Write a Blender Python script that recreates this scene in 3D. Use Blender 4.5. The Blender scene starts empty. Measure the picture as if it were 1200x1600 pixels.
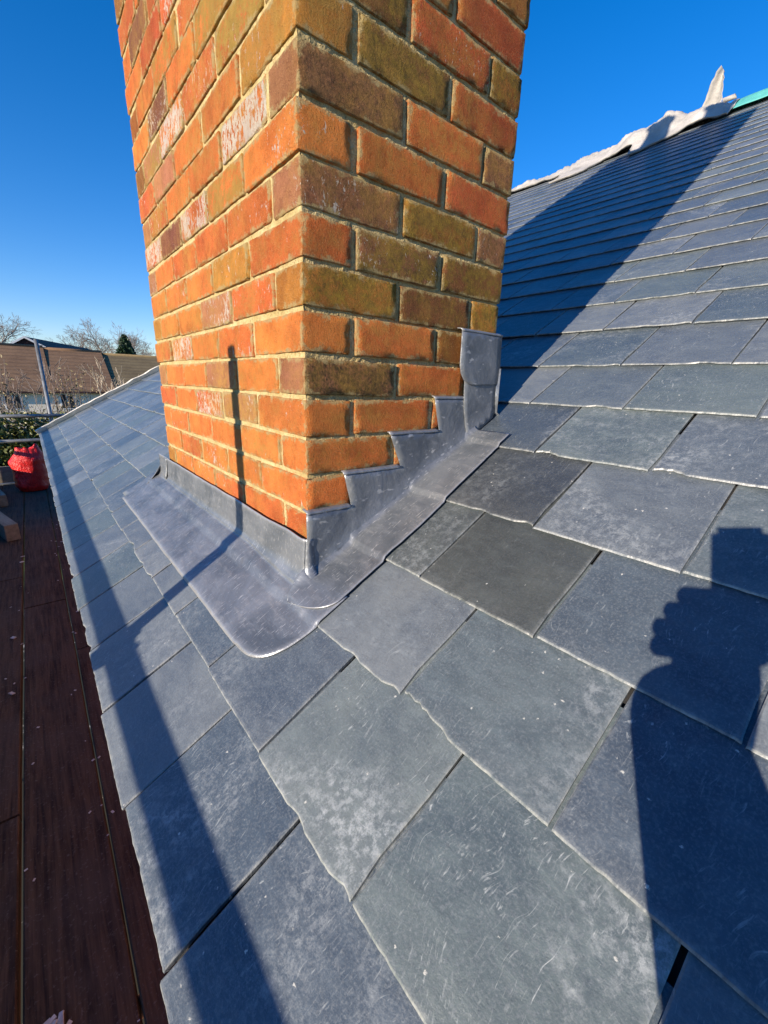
import bpy, bmesh, math, random
from mathutils import Vector, Matrix, noise, Quaternion
from mathutils.geometry import tessellate_polygon

R = random.Random(7)
scene = bpy.context.scene
col = scene.collection
rad = math.radians

# ------------------------------------------------------------------ camera
CAM = Vector((-0.39102, -0.70763, 0.25181))
RIGHT = Vector((0.774124, -0.632276, 0.030980))
UP = Vector((0.161954, 0.245124, 0.955869))
BACK = Vector((-0.611967, -0.734943, 0.292156))
FPX = 651.64                      # focal length in pixels of a 1200 px wide frame
cam = bpy.data.cameras.new('camera')
cam.sensor_fit = 'HORIZONTAL'; cam.sensor_width = 36.0
cam.lens = FPX / 1200 * 36.0
cam.clip_start = 0.005; cam.clip_end = 3000
cam_o = bpy.data.objects.new('camera', cam); col.objects.link(cam_o)
cam_o.matrix_world = Matrix(((RIGHT.x, UP.x, BACK.x, CAM.x), (RIGHT.y, UP.y, BACK.y, CAM.y),
                             (RIGHT.z, UP.z, BACK.z, CAM.z), (0, 0, 0, 1)))
scene.camera = cam_o
def project(p):
    d = Vector(p) - CAM
    w = -d.dot(BACK)
    if w < 0.02: return None
    return 600 + FPX * d.dot(RIGHT) / w, 800 - FPX * d.dot(UP) / w

# ------------------------------------------------------------------ sky and sun
SUN_EL = rad(14.6)
SUN_AZ = Vector((-1.0, -0.172, 0)).normalized()        # horizontal direction towards the sun
SUN_DIR = Vector((SUN_AZ.x * math.cos(SUN_EL), SUN_AZ.y * math.cos(SUN_EL), math.sin(SUN_EL)))
world = bpy.data.worlds.new('World'); scene.world = world
world.use_nodes = True
wn = world.node_tree; wn.nodes.clear()
sky = wn.nodes.new('ShaderNodeTexSky'); sky.sky_type = 'NISHITA'; sky.sun_disc = False
sky.sun_elevation = SUN_EL
sky.sun_rotation = math.atan2(SUN_AZ.x, SUN_AZ.y)
sky.air_density = 1.0; sky.dust_density = 0.0; sky.ozone_density = 3.0; sky.altitude = 100
hs = wn.nodes.new('ShaderNodeHueSaturation'); hs.inputs['Saturation'].default_value = 1.36
bg = wn.nodes.new('ShaderNodeBackground'); bg.inputs['Strength'].default_value = 0.118
wo = wn.nodes.new('ShaderNodeOutputWorld')
wn.links.new(sky.outputs[0], hs.inputs['Color']); tint = wn.nodes.new('ShaderNodeMix'); tint.data_type = 'RGBA'; tint.blend_type = 'MULTIPLY'; tint.inputs[0].default_value = 1.0
tint.inputs[7].default_value = (.86, .83, 1.06, 1)
wn.links.new(hs.outputs[0], tint.inputs[6]); wn.links.new(tint.outputs[2], bg.inputs[0]); wn.links.new(bg.outputs[0], wo.inputs[0])
sl = bpy.data.lights.new('sun', 'SUN'); sl.energy = 5.0; sl.angle = rad(0.45); sl.color = (1.0, 0.85, 0.68)
sun_o = bpy.data.objects.new('sun', sl); col.objects.link(sun_o)
sun_o.rotation_euler = (-SUN_DIR).to_track_quat('-Z', 'Y').to_euler()
vs = scene.view_settings
vs.view_transform = 'Standard'; vs.look = 'None'; vs.exposure = 0.85; vs.gamma = 1.0; vs.use_curve_mapping = False
scene.render.engine = 'CYCLES'

# ------------------------------------------------------------------ material helpers
class NT:
    def __init__(s, name):
        s.m = bpy.data.materials.new(name); s.m.use_nodes = True
        s.t = s.m.node_tree; s.t.nodes.clear()
        s.out = s.t.nodes.new('ShaderNodeOutputMaterial')
        s.b = s.t.nodes.new('ShaderNodeBsdfPrincipled')
        s.t.links.new(s.b.outputs[0], s.out.inputs[0])
    def put(s, sock, v):
        if v is None: return
        if isinstance(v, bpy.types.NodeSocket): s.t.links.new(v, sock)
        else:
            if sock.type == 'RGBA' and len(v) == 3: v = (*v, 1)
            sock.default_value = v
    def n(s, typ, ins=None, **kw):
        nd = s.t.nodes.new(typ)
        for k, v in kw.items(): setattr(nd, k, v)
        for k, v in (ins or {}).items(): s.put(nd.inputs[k], v)
        return nd
    def coord(s, kind='Object'): return s.n('ShaderNodeTexCoord').outputs[kind]
    def pos(s): return s.n('ShaderNodeNewGeometry').outputs['Position']
    def vmath(s, op, a, b=None):
        nd = s.n('ShaderNodeVectorMath', operation=op); s.put(nd.inputs[0], a)
        if b is not None: s.put(nd.inputs[1], b)
        return nd.outputs[0]
    def map(s, v, scale=(1, 1, 1), rot=(0, 0, 0), loc=(0, 0, 0)):
        return s.n('ShaderNodeMapping', {'Vector': v, 'Scale': scale, 'Rotation': rot, 'Location': loc}).outputs[0]
    def noise(s, v, scale=5, detail=4, rough=.55, dist=0, out=0):
        return s.n('ShaderNodeTexNoise', {'Vector': v, 'Scale': scale, 'Detail': detail, 'Roughness': rough, 'Distortion': dist}).outputs[out]
    def vor(s, v, scale=5, feature='F1', out='Distance', rnd=1.0):
        return s.n('ShaderNodeTexVoronoi', {'Vector': v, 'Scale': scale, 'Randomness': rnd}, feature=feature).outputs[out]
    def ramp(s, f, pts):
        nd = s.n('ShaderNodeValToRGB', {'Fac': f}); e = nd.color_ramp.elements
        while len(e) < len(pts): e.new(0.5)
        for i, (p, c) in enumerate(pts):
            e[i].position = p
            if not hasattr(c, '__len__'): c = (c, c, c)
            e[i].color = (*c, 1)
        return nd.outputs[0]
    def mul(s, a, b): return s.math('MULTIPLY', a, b)
    def math(s, op, a, b=None, c=None, clamp=False):
        nd = s.n('ShaderNodeMath', operation=op, use_clamp=clamp)
        s.put(nd.inputs[0], a)
        if b is not None: s.put(nd.inputs[1], b)
        if c is not None: s.put(nd.inputs[2], c)
        return nd.outputs[0]
    def mix(s, f, a, b, mode='MIX'):
        nd = s.n('ShaderNodeMix', data_type='RGBA', blend_type=mode)
        s.put(nd.inputs[0], f); s.put(nd.inputs[6], a); s.put(nd.inputs[7], b)
        return nd.outputs[2]
    def bump(s, h, strength=.5, dist=.01, normal=None):
        nd = s.n('ShaderNodeBump', {'Height': h, 'Strength': strength, 'Distance': dist})
        if normal is not None: s.put(nd.inputs['Normal'], normal)
        return nd.outputs[0]
    def attr(s, name, typ='OBJECT', out='Fac'):
        nd = s.n('ShaderNodeAttribute', attribute_type=typ); nd.attribute_name = name
        return nd.outputs[out]
    def fin(s, color=None, rough=None, normal=None, metal=None, spec=None, **kw):
        s.put(s.b.inputs['Base Color'], color); s.put(s.b.inputs['Roughness'], rough)
        s.put(s.b.inputs['Normal'], normal); s.put(s.b.inputs['Metallic'], metal); s.put(s.b.inputs['Specular IOR Level'], spec)
        for k, v in kw.items(): s.put(s.b.inputs[k], v)
        return s.m

def mat_brick():
    m = NT('brick_clay')
    oi = m.n('ShaderNodeObjectInfo')
    v = m.vmath('ADD', m.pos(), m.vmath('SCALE', (31.7, 17.3, 53.1)))
    nd = v.node; sc = nd.inputs[1].links[0].from_node
    m.put(sc.inputs['Scale'], oi.outputs['Random'])
    base = oi.outputs['Color']
    n1 = m.noise(v, 18, 5, .65)
    n2 = m.noise(v, 95, 4, .7)
    n3 = m.noise(v, 420, 3, .7)
    c = m.mix(m.ramp(n1, [(.38, 0), (.66, 1)]), m.mix(1.0, base, (.74, .66, .60), 'MULTIPLY'), m.mix(1.0, base, (1.25, 1.28, 1.2), 'MULTIPLY'))
    c = m.mix(m.ramp(n2, [(.54, 0), (.76, .6)]), c, m.mix(1.0, base, (.50, .42, .40), 'MULTIPLY'))
    c = m.mix(m.ramp(n3, [(.55, 0), (.68, .6)]), c, (.72, .42, .18))
    c = m.mix(m.ramp(m.noise(v, 300, 4, .8), [(.28, .7), (.42, 0)]), c, m.mix(1.0, base, (.30, .24, .26), 'MULTIPLY'))
    # lichen / moss film
    ny = m.n('ShaderNodeSeparateXYZ', {'Vector': m.n('ShaderNodeNewGeometry').outputs['True Normal']}).outputs[1]
    side = m.math('MAXIMUM', m.ramp(m.mul(ny, -1.0), [(.35, 0), (.7, 1)]), m.mul(m.attr('front'), 1.0))
    mo = m.mul(m.attr('moss'), side)
    f = m.math('MULTIPLY', m.ramp(m.math('ADD', m.math('ADD', m.mul(m.noise(v, 22, 6, .75), .7), m.mul(m.noise(v, 120, 4, .8), .3)), m.math('MULTIPLY', mo, .11)), [(.50, 0), (.62, 1)]), m.math('MULTIPLY', mo, 1.1, clamp=True))
    moc = m.mix(m.attr('front'), m.mix(m.ramp(m.noise(v, 70, 4, .8), [(.35, 0), (.65, 1)]), (.085, .066, .014), (.42, .285, .030)), m.mix(m.noise(v, 60, 3), (.30, .20, .04), (.62, .40, .09)))
    c = m.mix(f, c, moc)
    # dark sooty crust
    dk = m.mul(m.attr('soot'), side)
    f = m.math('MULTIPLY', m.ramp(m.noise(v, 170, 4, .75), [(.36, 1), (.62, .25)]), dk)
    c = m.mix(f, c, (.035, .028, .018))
    # lime bloom and old paint flecks
    wh = m.attr('lime')
    st = m.noise(m.map(v, (1, 1, .45)), 130, 5, .72, .6)
    f = m.ramp(m.math('ADD', m.math('ADD', st, m.math('MULTIPLY', m.noise(v, 13, 3), .45)), m.math('MULTIPLY', wh, .29)), [(.985, 0), (1.03, .95)])
    f = m.math('MULTIPLY', f, m.math('GREATER_THAN', wh, .01))
    c = m.mix(f, c, (.74, .69, .58))
    # sandy mortar smears round the arris
    big = m.ramp(m.noise(m.pos(), 3.6, 5, .7), [(.42, 0), (.64, .75)])
    c = m.mix(m.mul(big, m.ramp(m.noise(v, 48, 4, .75), [(.36, .15), (.62, .9)])), c, (.64, .36, .075))
    hue = m.ramp(m.noise(v, 9, 4, .65), [(.44, 0), (.66, .42)])
    c = m.mix(hue, c, m.mix(1, c, (.62, .55, .75), 'MULTIPLY'))
    pit = m.ramp(m.math('ADD', m.vor(v, 150), m.mul(m.noise(v, 90, 3), .6)), [(.32, .55), (.42, 0)])
    c = m.mix(pit, c, (.09, .035, .015))
    sm = m.ramp(m.math('ADD', m.mul(m.attr('edge', 'GEOMETRY'), .24), m.noise(m.pos(), 40, 5, .75)), [(.66, 0), (.80, .85)])
    c = m.mix(sm, c, (.56, .44, .20))
    h = m.math('ADD', m.math('ADD', m.math('MULTIPLY', n2, 1.0), m.math('MULTIPLY', n3, .55)), m.math('MULTIPLY', n1, .8))
    h = m.math('ADD', h, m.math('ADD', m.mul(m.noise(v, 210, 5, .85), 1.5), m.mul(m.noise(m.map(v, (1, 1, .28)), 240, 3, .7), .7)))
    return m.fin(c, .92, m.bump(h, 1.0, .0052), spec=.25)

def mat_mortar():
    m = NT('sand_mortar'); v = m.pos()
    n1 = m.noise(v, 20, 5, .65); n2 = m.noise(v, 160, 4, .7); n3 = m.noise(v, 520, 2)
    c = m.mix(m.ramp(n1, [(.35, 0), (.68, 1)]), (.45, .35, .15), (.64, .52, .28))
    c = m.mix(m.ramp(n2, [(.48, 0), (.70, .8)]), c, (.22, .16, .06))
    h = m.math('ADD', m.math('ADD', n1, m.mul(n2, .7)), m.mul(n3, .3))
    return m.fin(c, .95, m.bump(h, 1.0, .008), spec=.2)

def mat_slate():
    m = NT('welsh_slate')
    oi = m.n('ShaderNodeObjectInfo')
    rnd = m.math('FRACT', m.math('ADD', oi.outputs['Random'], m.attr('rnd', 'GEOMETRY')))
    rnd2 = m.math('FRACT', m.mul(rnd, 17.37))
    v0 = m.map(m.pos(), (1.15, 1, .3))
    off = m.n('ShaderNodeCombineXYZ', {'X': m.mul(rnd, 41.0), 'Y': m.mul(rnd2, 23.0), 'Z': m.mul(rnd, 7.0)}).outputs[0]
    v = m.vmath('ADD', v0, off)
    n1 = m.noise(v, 5.5, 5, .62, .4)
    n2 = m.noise(m.map(v, (1, .55, 1), (0, 0, .5)), 42, 5, .65, .3)
    n3 = m.noise(v, 330, 3, .7)
    tone = m.mix(m.math('FRACT', m.mul(rnd, 7.7)), (.046, .066, .092), (.120, .138, .154))
    tone = m.mix(m.ramp(rnd, [(.62, 0), (.95, .55)]), tone, (.092, .122, .118))
    c = m.mix(m.ramp(n1, [(.34, 0), (.68, 1)]), m.mix(1, tone, (.74, .78, .84), 'MULTIPLY'), m.mix(1, tone, (1.28, 1.24, 1.16), 'MULTIPLY'))
    c = m.mix(m.ramp(n2, [(.44, 0), (.72, .6)]), c, m.mix(1, tone, (1.5, 1.5, 1.45), 'MULTIPLY'))
    c = m.mix(m.ramp(n3, [(.48, 0), (.70, .6)]), c, (.17, .19, .205))
    c = m.mix(m.ramp(m.noise(v, 130, 5, .8), [(.55, 0), (.72, .45)]), c, (.045, .055, .068))
    dk = m.attr('dark')
    c = m.mix(dk, c, m.mix(1, c, (.42, .39, .36), 'MULTIPLY'))
    amt = m.mul(m.ramp(rnd2, [(.0, .40), (1.0, 1.15)]), m.math('SUBTRACT', 1.0, m.mul(dk, .8)))
    # scratches: three sets of fine streaks, broken up
    wv = m.vmath('ADD', v, m.vmath('MULTIPLY', m.noise(v, 6, 3, .5, 0, 1), (.10, .10, 0)))
    for k, (ang, sx, sy, th) in enumerate(((.35, 40, 300, .63), (1.25, 60, 420, .645), (2.2, 30, 330, .655), (2.85, 90, 260, .635), (1.8, 22, 520, .665))):
        s_ = m.noise(m.map(wv, (sx, sy, 40), (0, 0, ang), (k * 3.1, 0, 0)), 1.0, 3, .6)
        pk = m.ramp(m.noise(m.map(v, (1, 1, 1), (0, 0, 0), (k * 5.3, 2, 0)), 5, 5, .75), [(.50, 0), (.64, 1)])
        c = m.mix(m.mul(m.ramp(s_, [(th - .02, 0), (th + .08, .9)]), m.mul(pk, amt)), c, (.37, .40, .40))
    # chips and flecks
    vd = m.vor(v, 105); vc = m.n('ShaderNodeTexVoronoi', {'Vector': v, 'Scale': 105.0}).outputs['Color']
    pick = m.math('GREATER_THAN', m.n('ShaderNodeSeparateColor', {'Color': vc}).outputs[0], .95)
    spk = m.mul(m.ramp(m.math('ADD', vd, m.mul(m.noise(v, 260, 3, .8), .9)), [(.52, 1), (.62, 0)]), pick)
    c = m.mix(m.mul(spk, .8), c, (.55, .55, .50))
    # powdery dust
    du = m.mul(m.ramp(m.noise(v, 2.6, 6, .74, .8), [(.50, 0), (.70, .95)]), m.ramp(m.noise(v, 75, 5, .8), [(.46, .05), (.60, 1)]))
    c = m.mix(m.mul(du, amt), c, (.33, .36, .37))
    # dressed arris: pale broken edge
    ed = m.attr('edge', 'GEOMETRY')
    ef = m.mul(ed, m.ramp(m.noise(v, 55, 5, .75), [(.38, .1), (.60, 1)]))
    c = m.mix(m.mul(ef, .62), c, (.42, .43, .40))
    h = m.math('ADD', m.math('ADD', m.mul(n2, .9), m.mul(n1, 1.3)), m.mul(n3, .12))
    h = m.math('ADD', h, m.mul(spk, .2))
    rough = m.ramp(n2, [(.3, .28), (.7, .44)])
    h = m.math('ADD', h, m.mul(m.noise(v, 190, 4, .8), .35))
    return m.fin(c, rough, m.bump(h, .30, .006), spec=.5)

def mat_lead():
    m = NT('milled_lead'); v = m.pos()
    n1 = m.noise(v, 9, 5, .6, .6); n2 = m.noise(m.map(v, (1, .35, 1), (0, 0, .4)), 60, 4, .65); n3 = m.noise(v, 300, 2)
    c = m.mix(m.ramp(n1, [(.32, 0), (.70, 1)]), (.118, .136, .154), (.25, .268, .288))
    c = m.mix(m.ramp(n2, [(.56, 0), (.75, .45)]), c, (.38, .38, .38))
    ox = m.ramp(m.noise(m.map(v, (1, .6, 1.6), (0, 0, .2)), 24, 6, .8, .5), [(.56, 0), (.70, .30)])
    c = m.mix(ox, c, (.40, .41, .42))
    c = m.mix(m.ramp(m.noise(v, 34, 5, .75), [(.58, 0), (.74, .3)]), c, (.08, .088, .10))
    for k, (ang, th) in enumerate(((.5, .68), (1.7, .70), (2.6, .70))):
        s_ = m.noise(m.map(v, (26, 380, 60), (0, .4, ang)), 1, 2)
        c = m.mix(m.ramp(s_, [(th - .02, 0), (th + .03, .6)]), c, (.62, .62, .60))
    c = m.mix(m.mul(m.attr('edge', 'GEOMETRY'), .55), c, (.5, .5, .5))
    h = m.math('ADD', m.math('ADD', m.mul(n1, 2.2), m.mul(m.vor(v, 38, 'SMOOTH_F1'), .25)), m.math('ADD', m.mul(n2, .5), m.mul(n3, .1)))
    return m.fin(c, m.ramp(n2, [(.3, .30), (.7, .44)]), m.bump(h, .35, .006), metal=.45, spec=.5)

def mat_simple(name, c1, c2, scale=8, rough=.8, bump=.3, bd=.01, metal=0, detail=5, spec=.4, stretch=(1, 1, 1), kind='Object', **kw):
    m = NT(name); v = m.map(m.coord(kind), stretch)
    n1 = m.noise(v, scale, detail, .62); n2 = m.noise(v, scale * 7, 3, .6)
    c = m.mix(m.ramp(m.math('ADD', m.mul(n1, .75), m.mul(n2, .25)), [(.34, 0), (.66, 1)]), c1, c2)
    return m.fin(c, rough, m.bump(m.math('ADD', n1, m.mul(n2, .5)), bump, bd), metal=metal, spec=spec, **kw)

def mat_board():
    m = NT('scaffold_board_timber'); oi = m.n('ShaderNodeObjectInfo')
    off = m.n('ShaderNodeCombineXYZ', {'X': m.mul(oi.outputs['Random'], 9.0), 'Y': m.mul(oi.outputs['Random'], 31.0)}).outputs[0]
    v = m.vmath('ADD', m.pos(), off)
    g = m.noise(m.map(v, (70, 3.5, 20)), 1, 6, .65, .5); n1 = m.noise(v, 4, 5, .65); n2 = m.noise(v, 120, 3)
    c = m.mix(m.ramp(g, [(.38, 0), (.62, 1)]), (.028, .018, .011), (.115, .070, .038))
    c = m.mix(m.ramp(n1, [(.42, 0), (.68, .7)]), c, (.095, .072, .052))
    c = m.mix(m.ramp(n2, [(.58, 0), (.74, .5)]), c, (.20, .17, .14))
    return m.fin(c, .85, m.bump(m.math('ADD', g, m.mul(n2, .4)), .5, .004), spec=.3)

def mat_leaf(name, c1, c2, c3, rough=.5, trans=.0):
    m = NT(name); v = m.pos()
    n1 = m.noise(v, 3.1, 3); rn = m.noise(v, 23, 2)
    c = m.mix(m.ramp(n1, [(.35, 0), (.65, 1)]), c1, c2)
    c = m.mix(m.ramp(rn, [(.5, 0), (.7, 1)]), c, c3)
    return m.fin(c, rough, spec=.4)

M = {}
M['brick'] = mat_brick(); M['mortar'] = mat_mortar(); M['slate'] = mat_slate(); M['lead'] = mat_lead(); M['board'] = mat_board()
M['under'] = mat_simple('roof_underlay', (.012, .013, .015), (.03, .03, .032), 20)
M['galv'] = mat_simple('galvanised_tube', (.17, .18, .18), (.36, .37, .36), 14, .5, .25, .004, metal=.7)
M['coupler'] = mat_simple('forged_coupler', (.10, .08, .06), (.24, .2, .16), 30, .6, .4, .003, metal=.6)
M['white_memb'] = mat_simple('white_membrane', (.27, .265, .25), (.46, .445, .42), 6, .75, .5, .02)
M['teal_memb'] = mat_simple('teal_membrane', (.05, .27, .25), (.12, .45, .42), 10, .6, .4, .01)
M['verge'] = mat_simple('verge_mortar', (.55, .50, .40), (.82, .78, .68), 18, .9, .6, .01)
M['fascia'] = mat_simple('painted_fascia', (.62, .60, .56), (.78, .76, .72), 5, .6, .1)
M['red_bag'] = mat_simple('red_woven_plastic', (.66, .010, .010), (.85, .022, .018), 9, .32, .7, .03, spec=.6)
M['timber'] = mat_simple('sawn_timber', (.20, .165, .11), (.36, .31, .22), 3, .8, .3, .004, stretch=(8, 1, 8))
M['chip'] = mat_simple('pale_debris', (.45, .42, .36), (.75, .72, .66), 60, .9)

# ------------------------------------------------------------------ mesh helpers
def link(o, parent=None):
    col.objects.link(o)
    if parent is not None: o.parent = parent
    return o
def mesh(name, verts, faces, mat, parent=None, smooth=False, edge=None):
    me = bpy.data.meshes.new(name); me.from_pydata([tuple(v) for v in verts], [], faces); me.update()
    if mat is not None: me.materials.append(mat)
    if smooth: me.polygons.foreach_set('use_smooth', [True] * len(me.polygons))
    if edge is not None:
        a = me.attributes.new('edge', 'FLOAT', 'POINT'); a.data.foreach_set('value', edge)
    return link(bpy.data.objects.new(name, me), parent)
def from_bm(name, bm, mat, parent=None, smooth=False):
    me = bpy.data.meshes.new(name); bm.to_mesh(me); bm.free()
    if mat is not None: me.materials.append(mat)
    if smooth: me.polygons.foreach_set('use_smooth', [True] * len(me.polygons))
    return link(bpy.data.objects.new(name, me), parent)
def empty(name, loc=(0, 0, 0)):
    o = bpy.data.objects.new(name, None); o.location = loc; o.empty_display_size = .1
    return link(o)
def tag(o, label=None, cat=None, group=None, kind=None):
    if label: o['label'] = label
    if cat: o['category'] = cat
    if group: o['group'] = group
    if kind: o['kind'] = kind
    return o
def bm_box(bm, lo, hi, mtx=None):
    vs_ = [bm.verts.new(Vector((x, y, z)) if mtx is None else mtx @ Vector((x, y, z))) for x in (lo[0], hi[0]) for y in (lo[1], hi[1]) for z in (lo[2], hi[2])]
    for f in ((0, 1, 3, 2), (4, 6, 7, 5), (0, 4, 5, 1), (2, 3, 7, 6), (0, 2, 6, 4), (1, 5, 7, 3)):
        bm.faces.new([vs_[i] for i in f])
def box(name, lo, hi, mat, parent=None, bev=0):
    bm = bmesh.new(); bm_box(bm, lo, hi)
    if bev: bmesh.ops.bevel(bm, geom=bm.edges[:], offset=bev, segments=2, affect='EDGES')
    bmesh.ops.recalc_face_normals(bm, faces=bm.faces)
    return from_bm(name, bm, mat, parent)
def bm_tube(bm, a, b, r0, r1=None, seg=12, cap=True):
    a, b = Vector(a), Vector(b); r1 = r0 if r1 is None else r1
    q = (b - a).to_track_quat('Z', 'Y')
    ra = [bm.verts.new(a + q @ Vector((math.cos(t) * r0, math.sin(t) * r0, 0))) for t in (2 * math.pi * i / seg for i in range(seg))]
    rb = [bm.verts.new(b + q @ Vector((math.cos(t) * r1, math.sin(t) * r1, 0))) for t in (2 * math.pi * i / seg for i in range(seg))]
    for i in range(seg):
        f = bm.faces.new((ra[i], ra[(i + 1) % seg], rb[(i + 1) % seg], rb[i])); f.smooth = True
    if cap: bm.faces.new(ra[::-1]); bm.faces.new(rb)
def tube(name, a, b, r, mat, parent=None, hollow=True):
    bm = bmesh.new(); bm_tube(bm, a, b, r, seg=20, cap=not hollow)
    if hollow:
        bm_tube(bm, a, b, r * .84, seg=20, cap=False)
        n = 20; v = bm.verts[:]; 
        for i in range(n):
            j = (i + 1) % n
            bm.faces.new((v[i], v[2 * n + i], v[2 * n + j], v[j])); bm.faces.new((v[n + i], v[n + j], v[3 * n + j], v[3 * n + i]))
        bmesh.ops.recalc_face_normals(bm, faces=bm.faces)
    return from_bm(name, bm, mat, parent)
def nz(x, y, z=0.0): return noise.noise(Vector((x, y, z)))

# ------------------------------------------------------------------ roof geometry constants
PITCH = rad(29.635); TP = math.tan(PITCH); CP = math.cos(PITCH); SP = math.sin(PITCH); OFF = -0.1536
EAVE_U = -0.433; RIDGE_X = 5.30; RIDGE_U = RIDGE_X / CP
N_ROOF = Vector((-SP, 0, CP))
def roofp(u, y, h=0.0):          # u up the slope, y along the eaves, h above the plane
    return Vector((u * CP, y, TP * u * CP + OFF)) + N_ROOF * h
CU = [-.433, -.245, -.056, .123, .317, .525, .723, .931, 1.163]
while CU[-1] < RIDGE_U - .25: CU.append(CU[-1] + .219)
TH = .0065
def slate_top(u):                # height of the slated surface (saw tooth)
    for i in range(len(CU) - 1, -1, -1):
        if u >= CU[i]:
            g = (CU[i + 1] if i + 1 < len(CU) else CU[i] + .219) - CU[i]
            return .0152 - .007 * (u - CU[i]) / g
    return .0152

# ------------------------------------------------------------------ ground
def ground():
    m = NT('ground_grass'); v = m.pos()
    n1 = m.noise(v, .12, 6, .65); n2 = m.noise(v, 1.7, 5, .7); n3 = m.noise(v, 16, 3)
    c = m.mix(m.ramp(n2, [(.35, 0), (.65, 1)]), (.045, .075, .018), (.10, .125, .035))
    c = m.mix(m.ramp(n1, [(.5, 0), (.62, .8)]), c, (.17, .14, .085))
    o = mesh('ground', [(-1500, -1500, -4.4), (1500, -1500, -4.4), (1500, 1500, -4.4), (-1500, 1500, -4.4)], [(0, 1, 2, 3)], m.fin(c, .95, m.bump(n3, .6, .05)))
    tag(o, kind='structure')
    p = NT('concrete_path'); v = p.pos()
    c = p.mix(p.ramp(p.noise(v, 2.2, 5, .7), [(.58, 0), (.64, 1)]), (.03, .035, .02), (.42, .40, .33))
    o = mesh('path', [(-2.4, -8, -4.396), (.1, -8, -4.396), (.1, 11, -4.396), (-2.4, 11, -4.396)], [(0, 1, 2, 3)], p.fin(c, .9))
    tag(o, kind='structure')
ground()

# ------------------------------------------------------------------ house with slate roof
Y0, Y1 = -3.2, 5.02
def verge_y(x): return Y1 - .10 * x
house = tag(empty('house', (2.5, 1, -4.4)), 'house under a wide grey slate roof, the brick chimney standing near its eaves', 'house')
def child_world(o, parent):      # keep world coordinates although the parent Empty is elsewhere
    o.parent = parent; o.matrix_parent_inverse = Matrix.Translation(-Vector(parent.location)); return o
roof = mesh('roof', [roofp(EAVE_U + .008, Y0, -.006), roofp(EAVE_U + .008, verge_y(-.4), -.006), roofp(RIDGE_U, verge_y(RIDGE_X), -.006), roofp(RIDGE_U, Y0, -.006),
                     (10.6 + .9, Y0, roofp(EAVE_U, 0).z), (10.6 + .9, verge_y(RIDGE_X), roofp(EAVE_U, 0).z)],
            [(0, 3, 2, 1), (3, 4, 5, 2)], M['under'])
child_world(roof, house)
eave = roofp(EAVE_U, 0)
wall = bmesh.new()
bm_box(wall, (-.12, Y0 + .1, -4.4), (11.0, Y1 - .32, eave.z - .12))
# gable triangles
for y in (Y0 + .1, Y1 - .62):
    a = wall.verts.new((.1, y, eave.z - .12)); b = wall.verts.new((10.8, y, eave.z - .12)); c_ = wall.verts.new((RIDGE_X, y, roofp(RIDGE_U, 0).z - .1)); wall.faces.new((a, b, c_))
wm = NT('house_brick_wall'); v = wm.pos()
bt = wm.n('ShaderNodeTexBrick', {'Vector': wm.map(wm.pos(), (1, 1, 1), (rad(90), 0, rad(90))), 'Color1': (.30, .10, .05, 1), 'Color2': (.22, .075, .04, 1), 'Mortar': (.35, .29, .2, 1), 'Scale': 1.0, 'Mortar Size': .006, 'Brick Width': .225, 'Row Height': .075})
o = from_bm('wall', wall, wm.fin(bt.outputs[0], .9)); child_world(o, house)
o = box('fascia', (eave.x + .05, Y0, eave.z - .19), (eave.x + .075, Y1 - .02, eave.z - .012), M['fascia']); child_world(o, house)
o = box('soffit', (eave.x + .08, Y0, eave.z - .185), (-.125, Y1 - .33, eave.z - .175), M['fascia']); child_world(o, house)
# verge: pale mortar bedding on an undercloak strip at the far end
bm = bmesh.new()
prev = None
for i in range(90):
    u = EAVE_U - .01 + (RIDGE_U - EAVE_U) * i / 89; x = u * CP; y = verge_y(x)
    w = .004 * nz(u * 9, 3.1); hh = .055 + .010 * nz(u * 13, 7.7)
    ring = [bm.verts.new(p) for p in (roofp(u, y - .012 + w, -.012), roofp(u, y - .050 + w, hh), roofp(u, y + .085 + w, hh - .003), roofp(u, y + .092 + w, -.06))]
    if prev:
        for k in range(3): bm.faces.new((prev[k], prev[k + 1], ring[k + 1], ring[k]))
    prev = ring
bmesh.ops.recalc_face_normals(bm, faces=bm.faces)
o = from_bm('verge', bm, M['verge'], smooth=False); child_world(o, house)
o = box('barge_board', (-.3, Y1 - .30, -.5), (-.25, Y1 - .1, -.36), M['fascia']); child_world(o, house)

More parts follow.
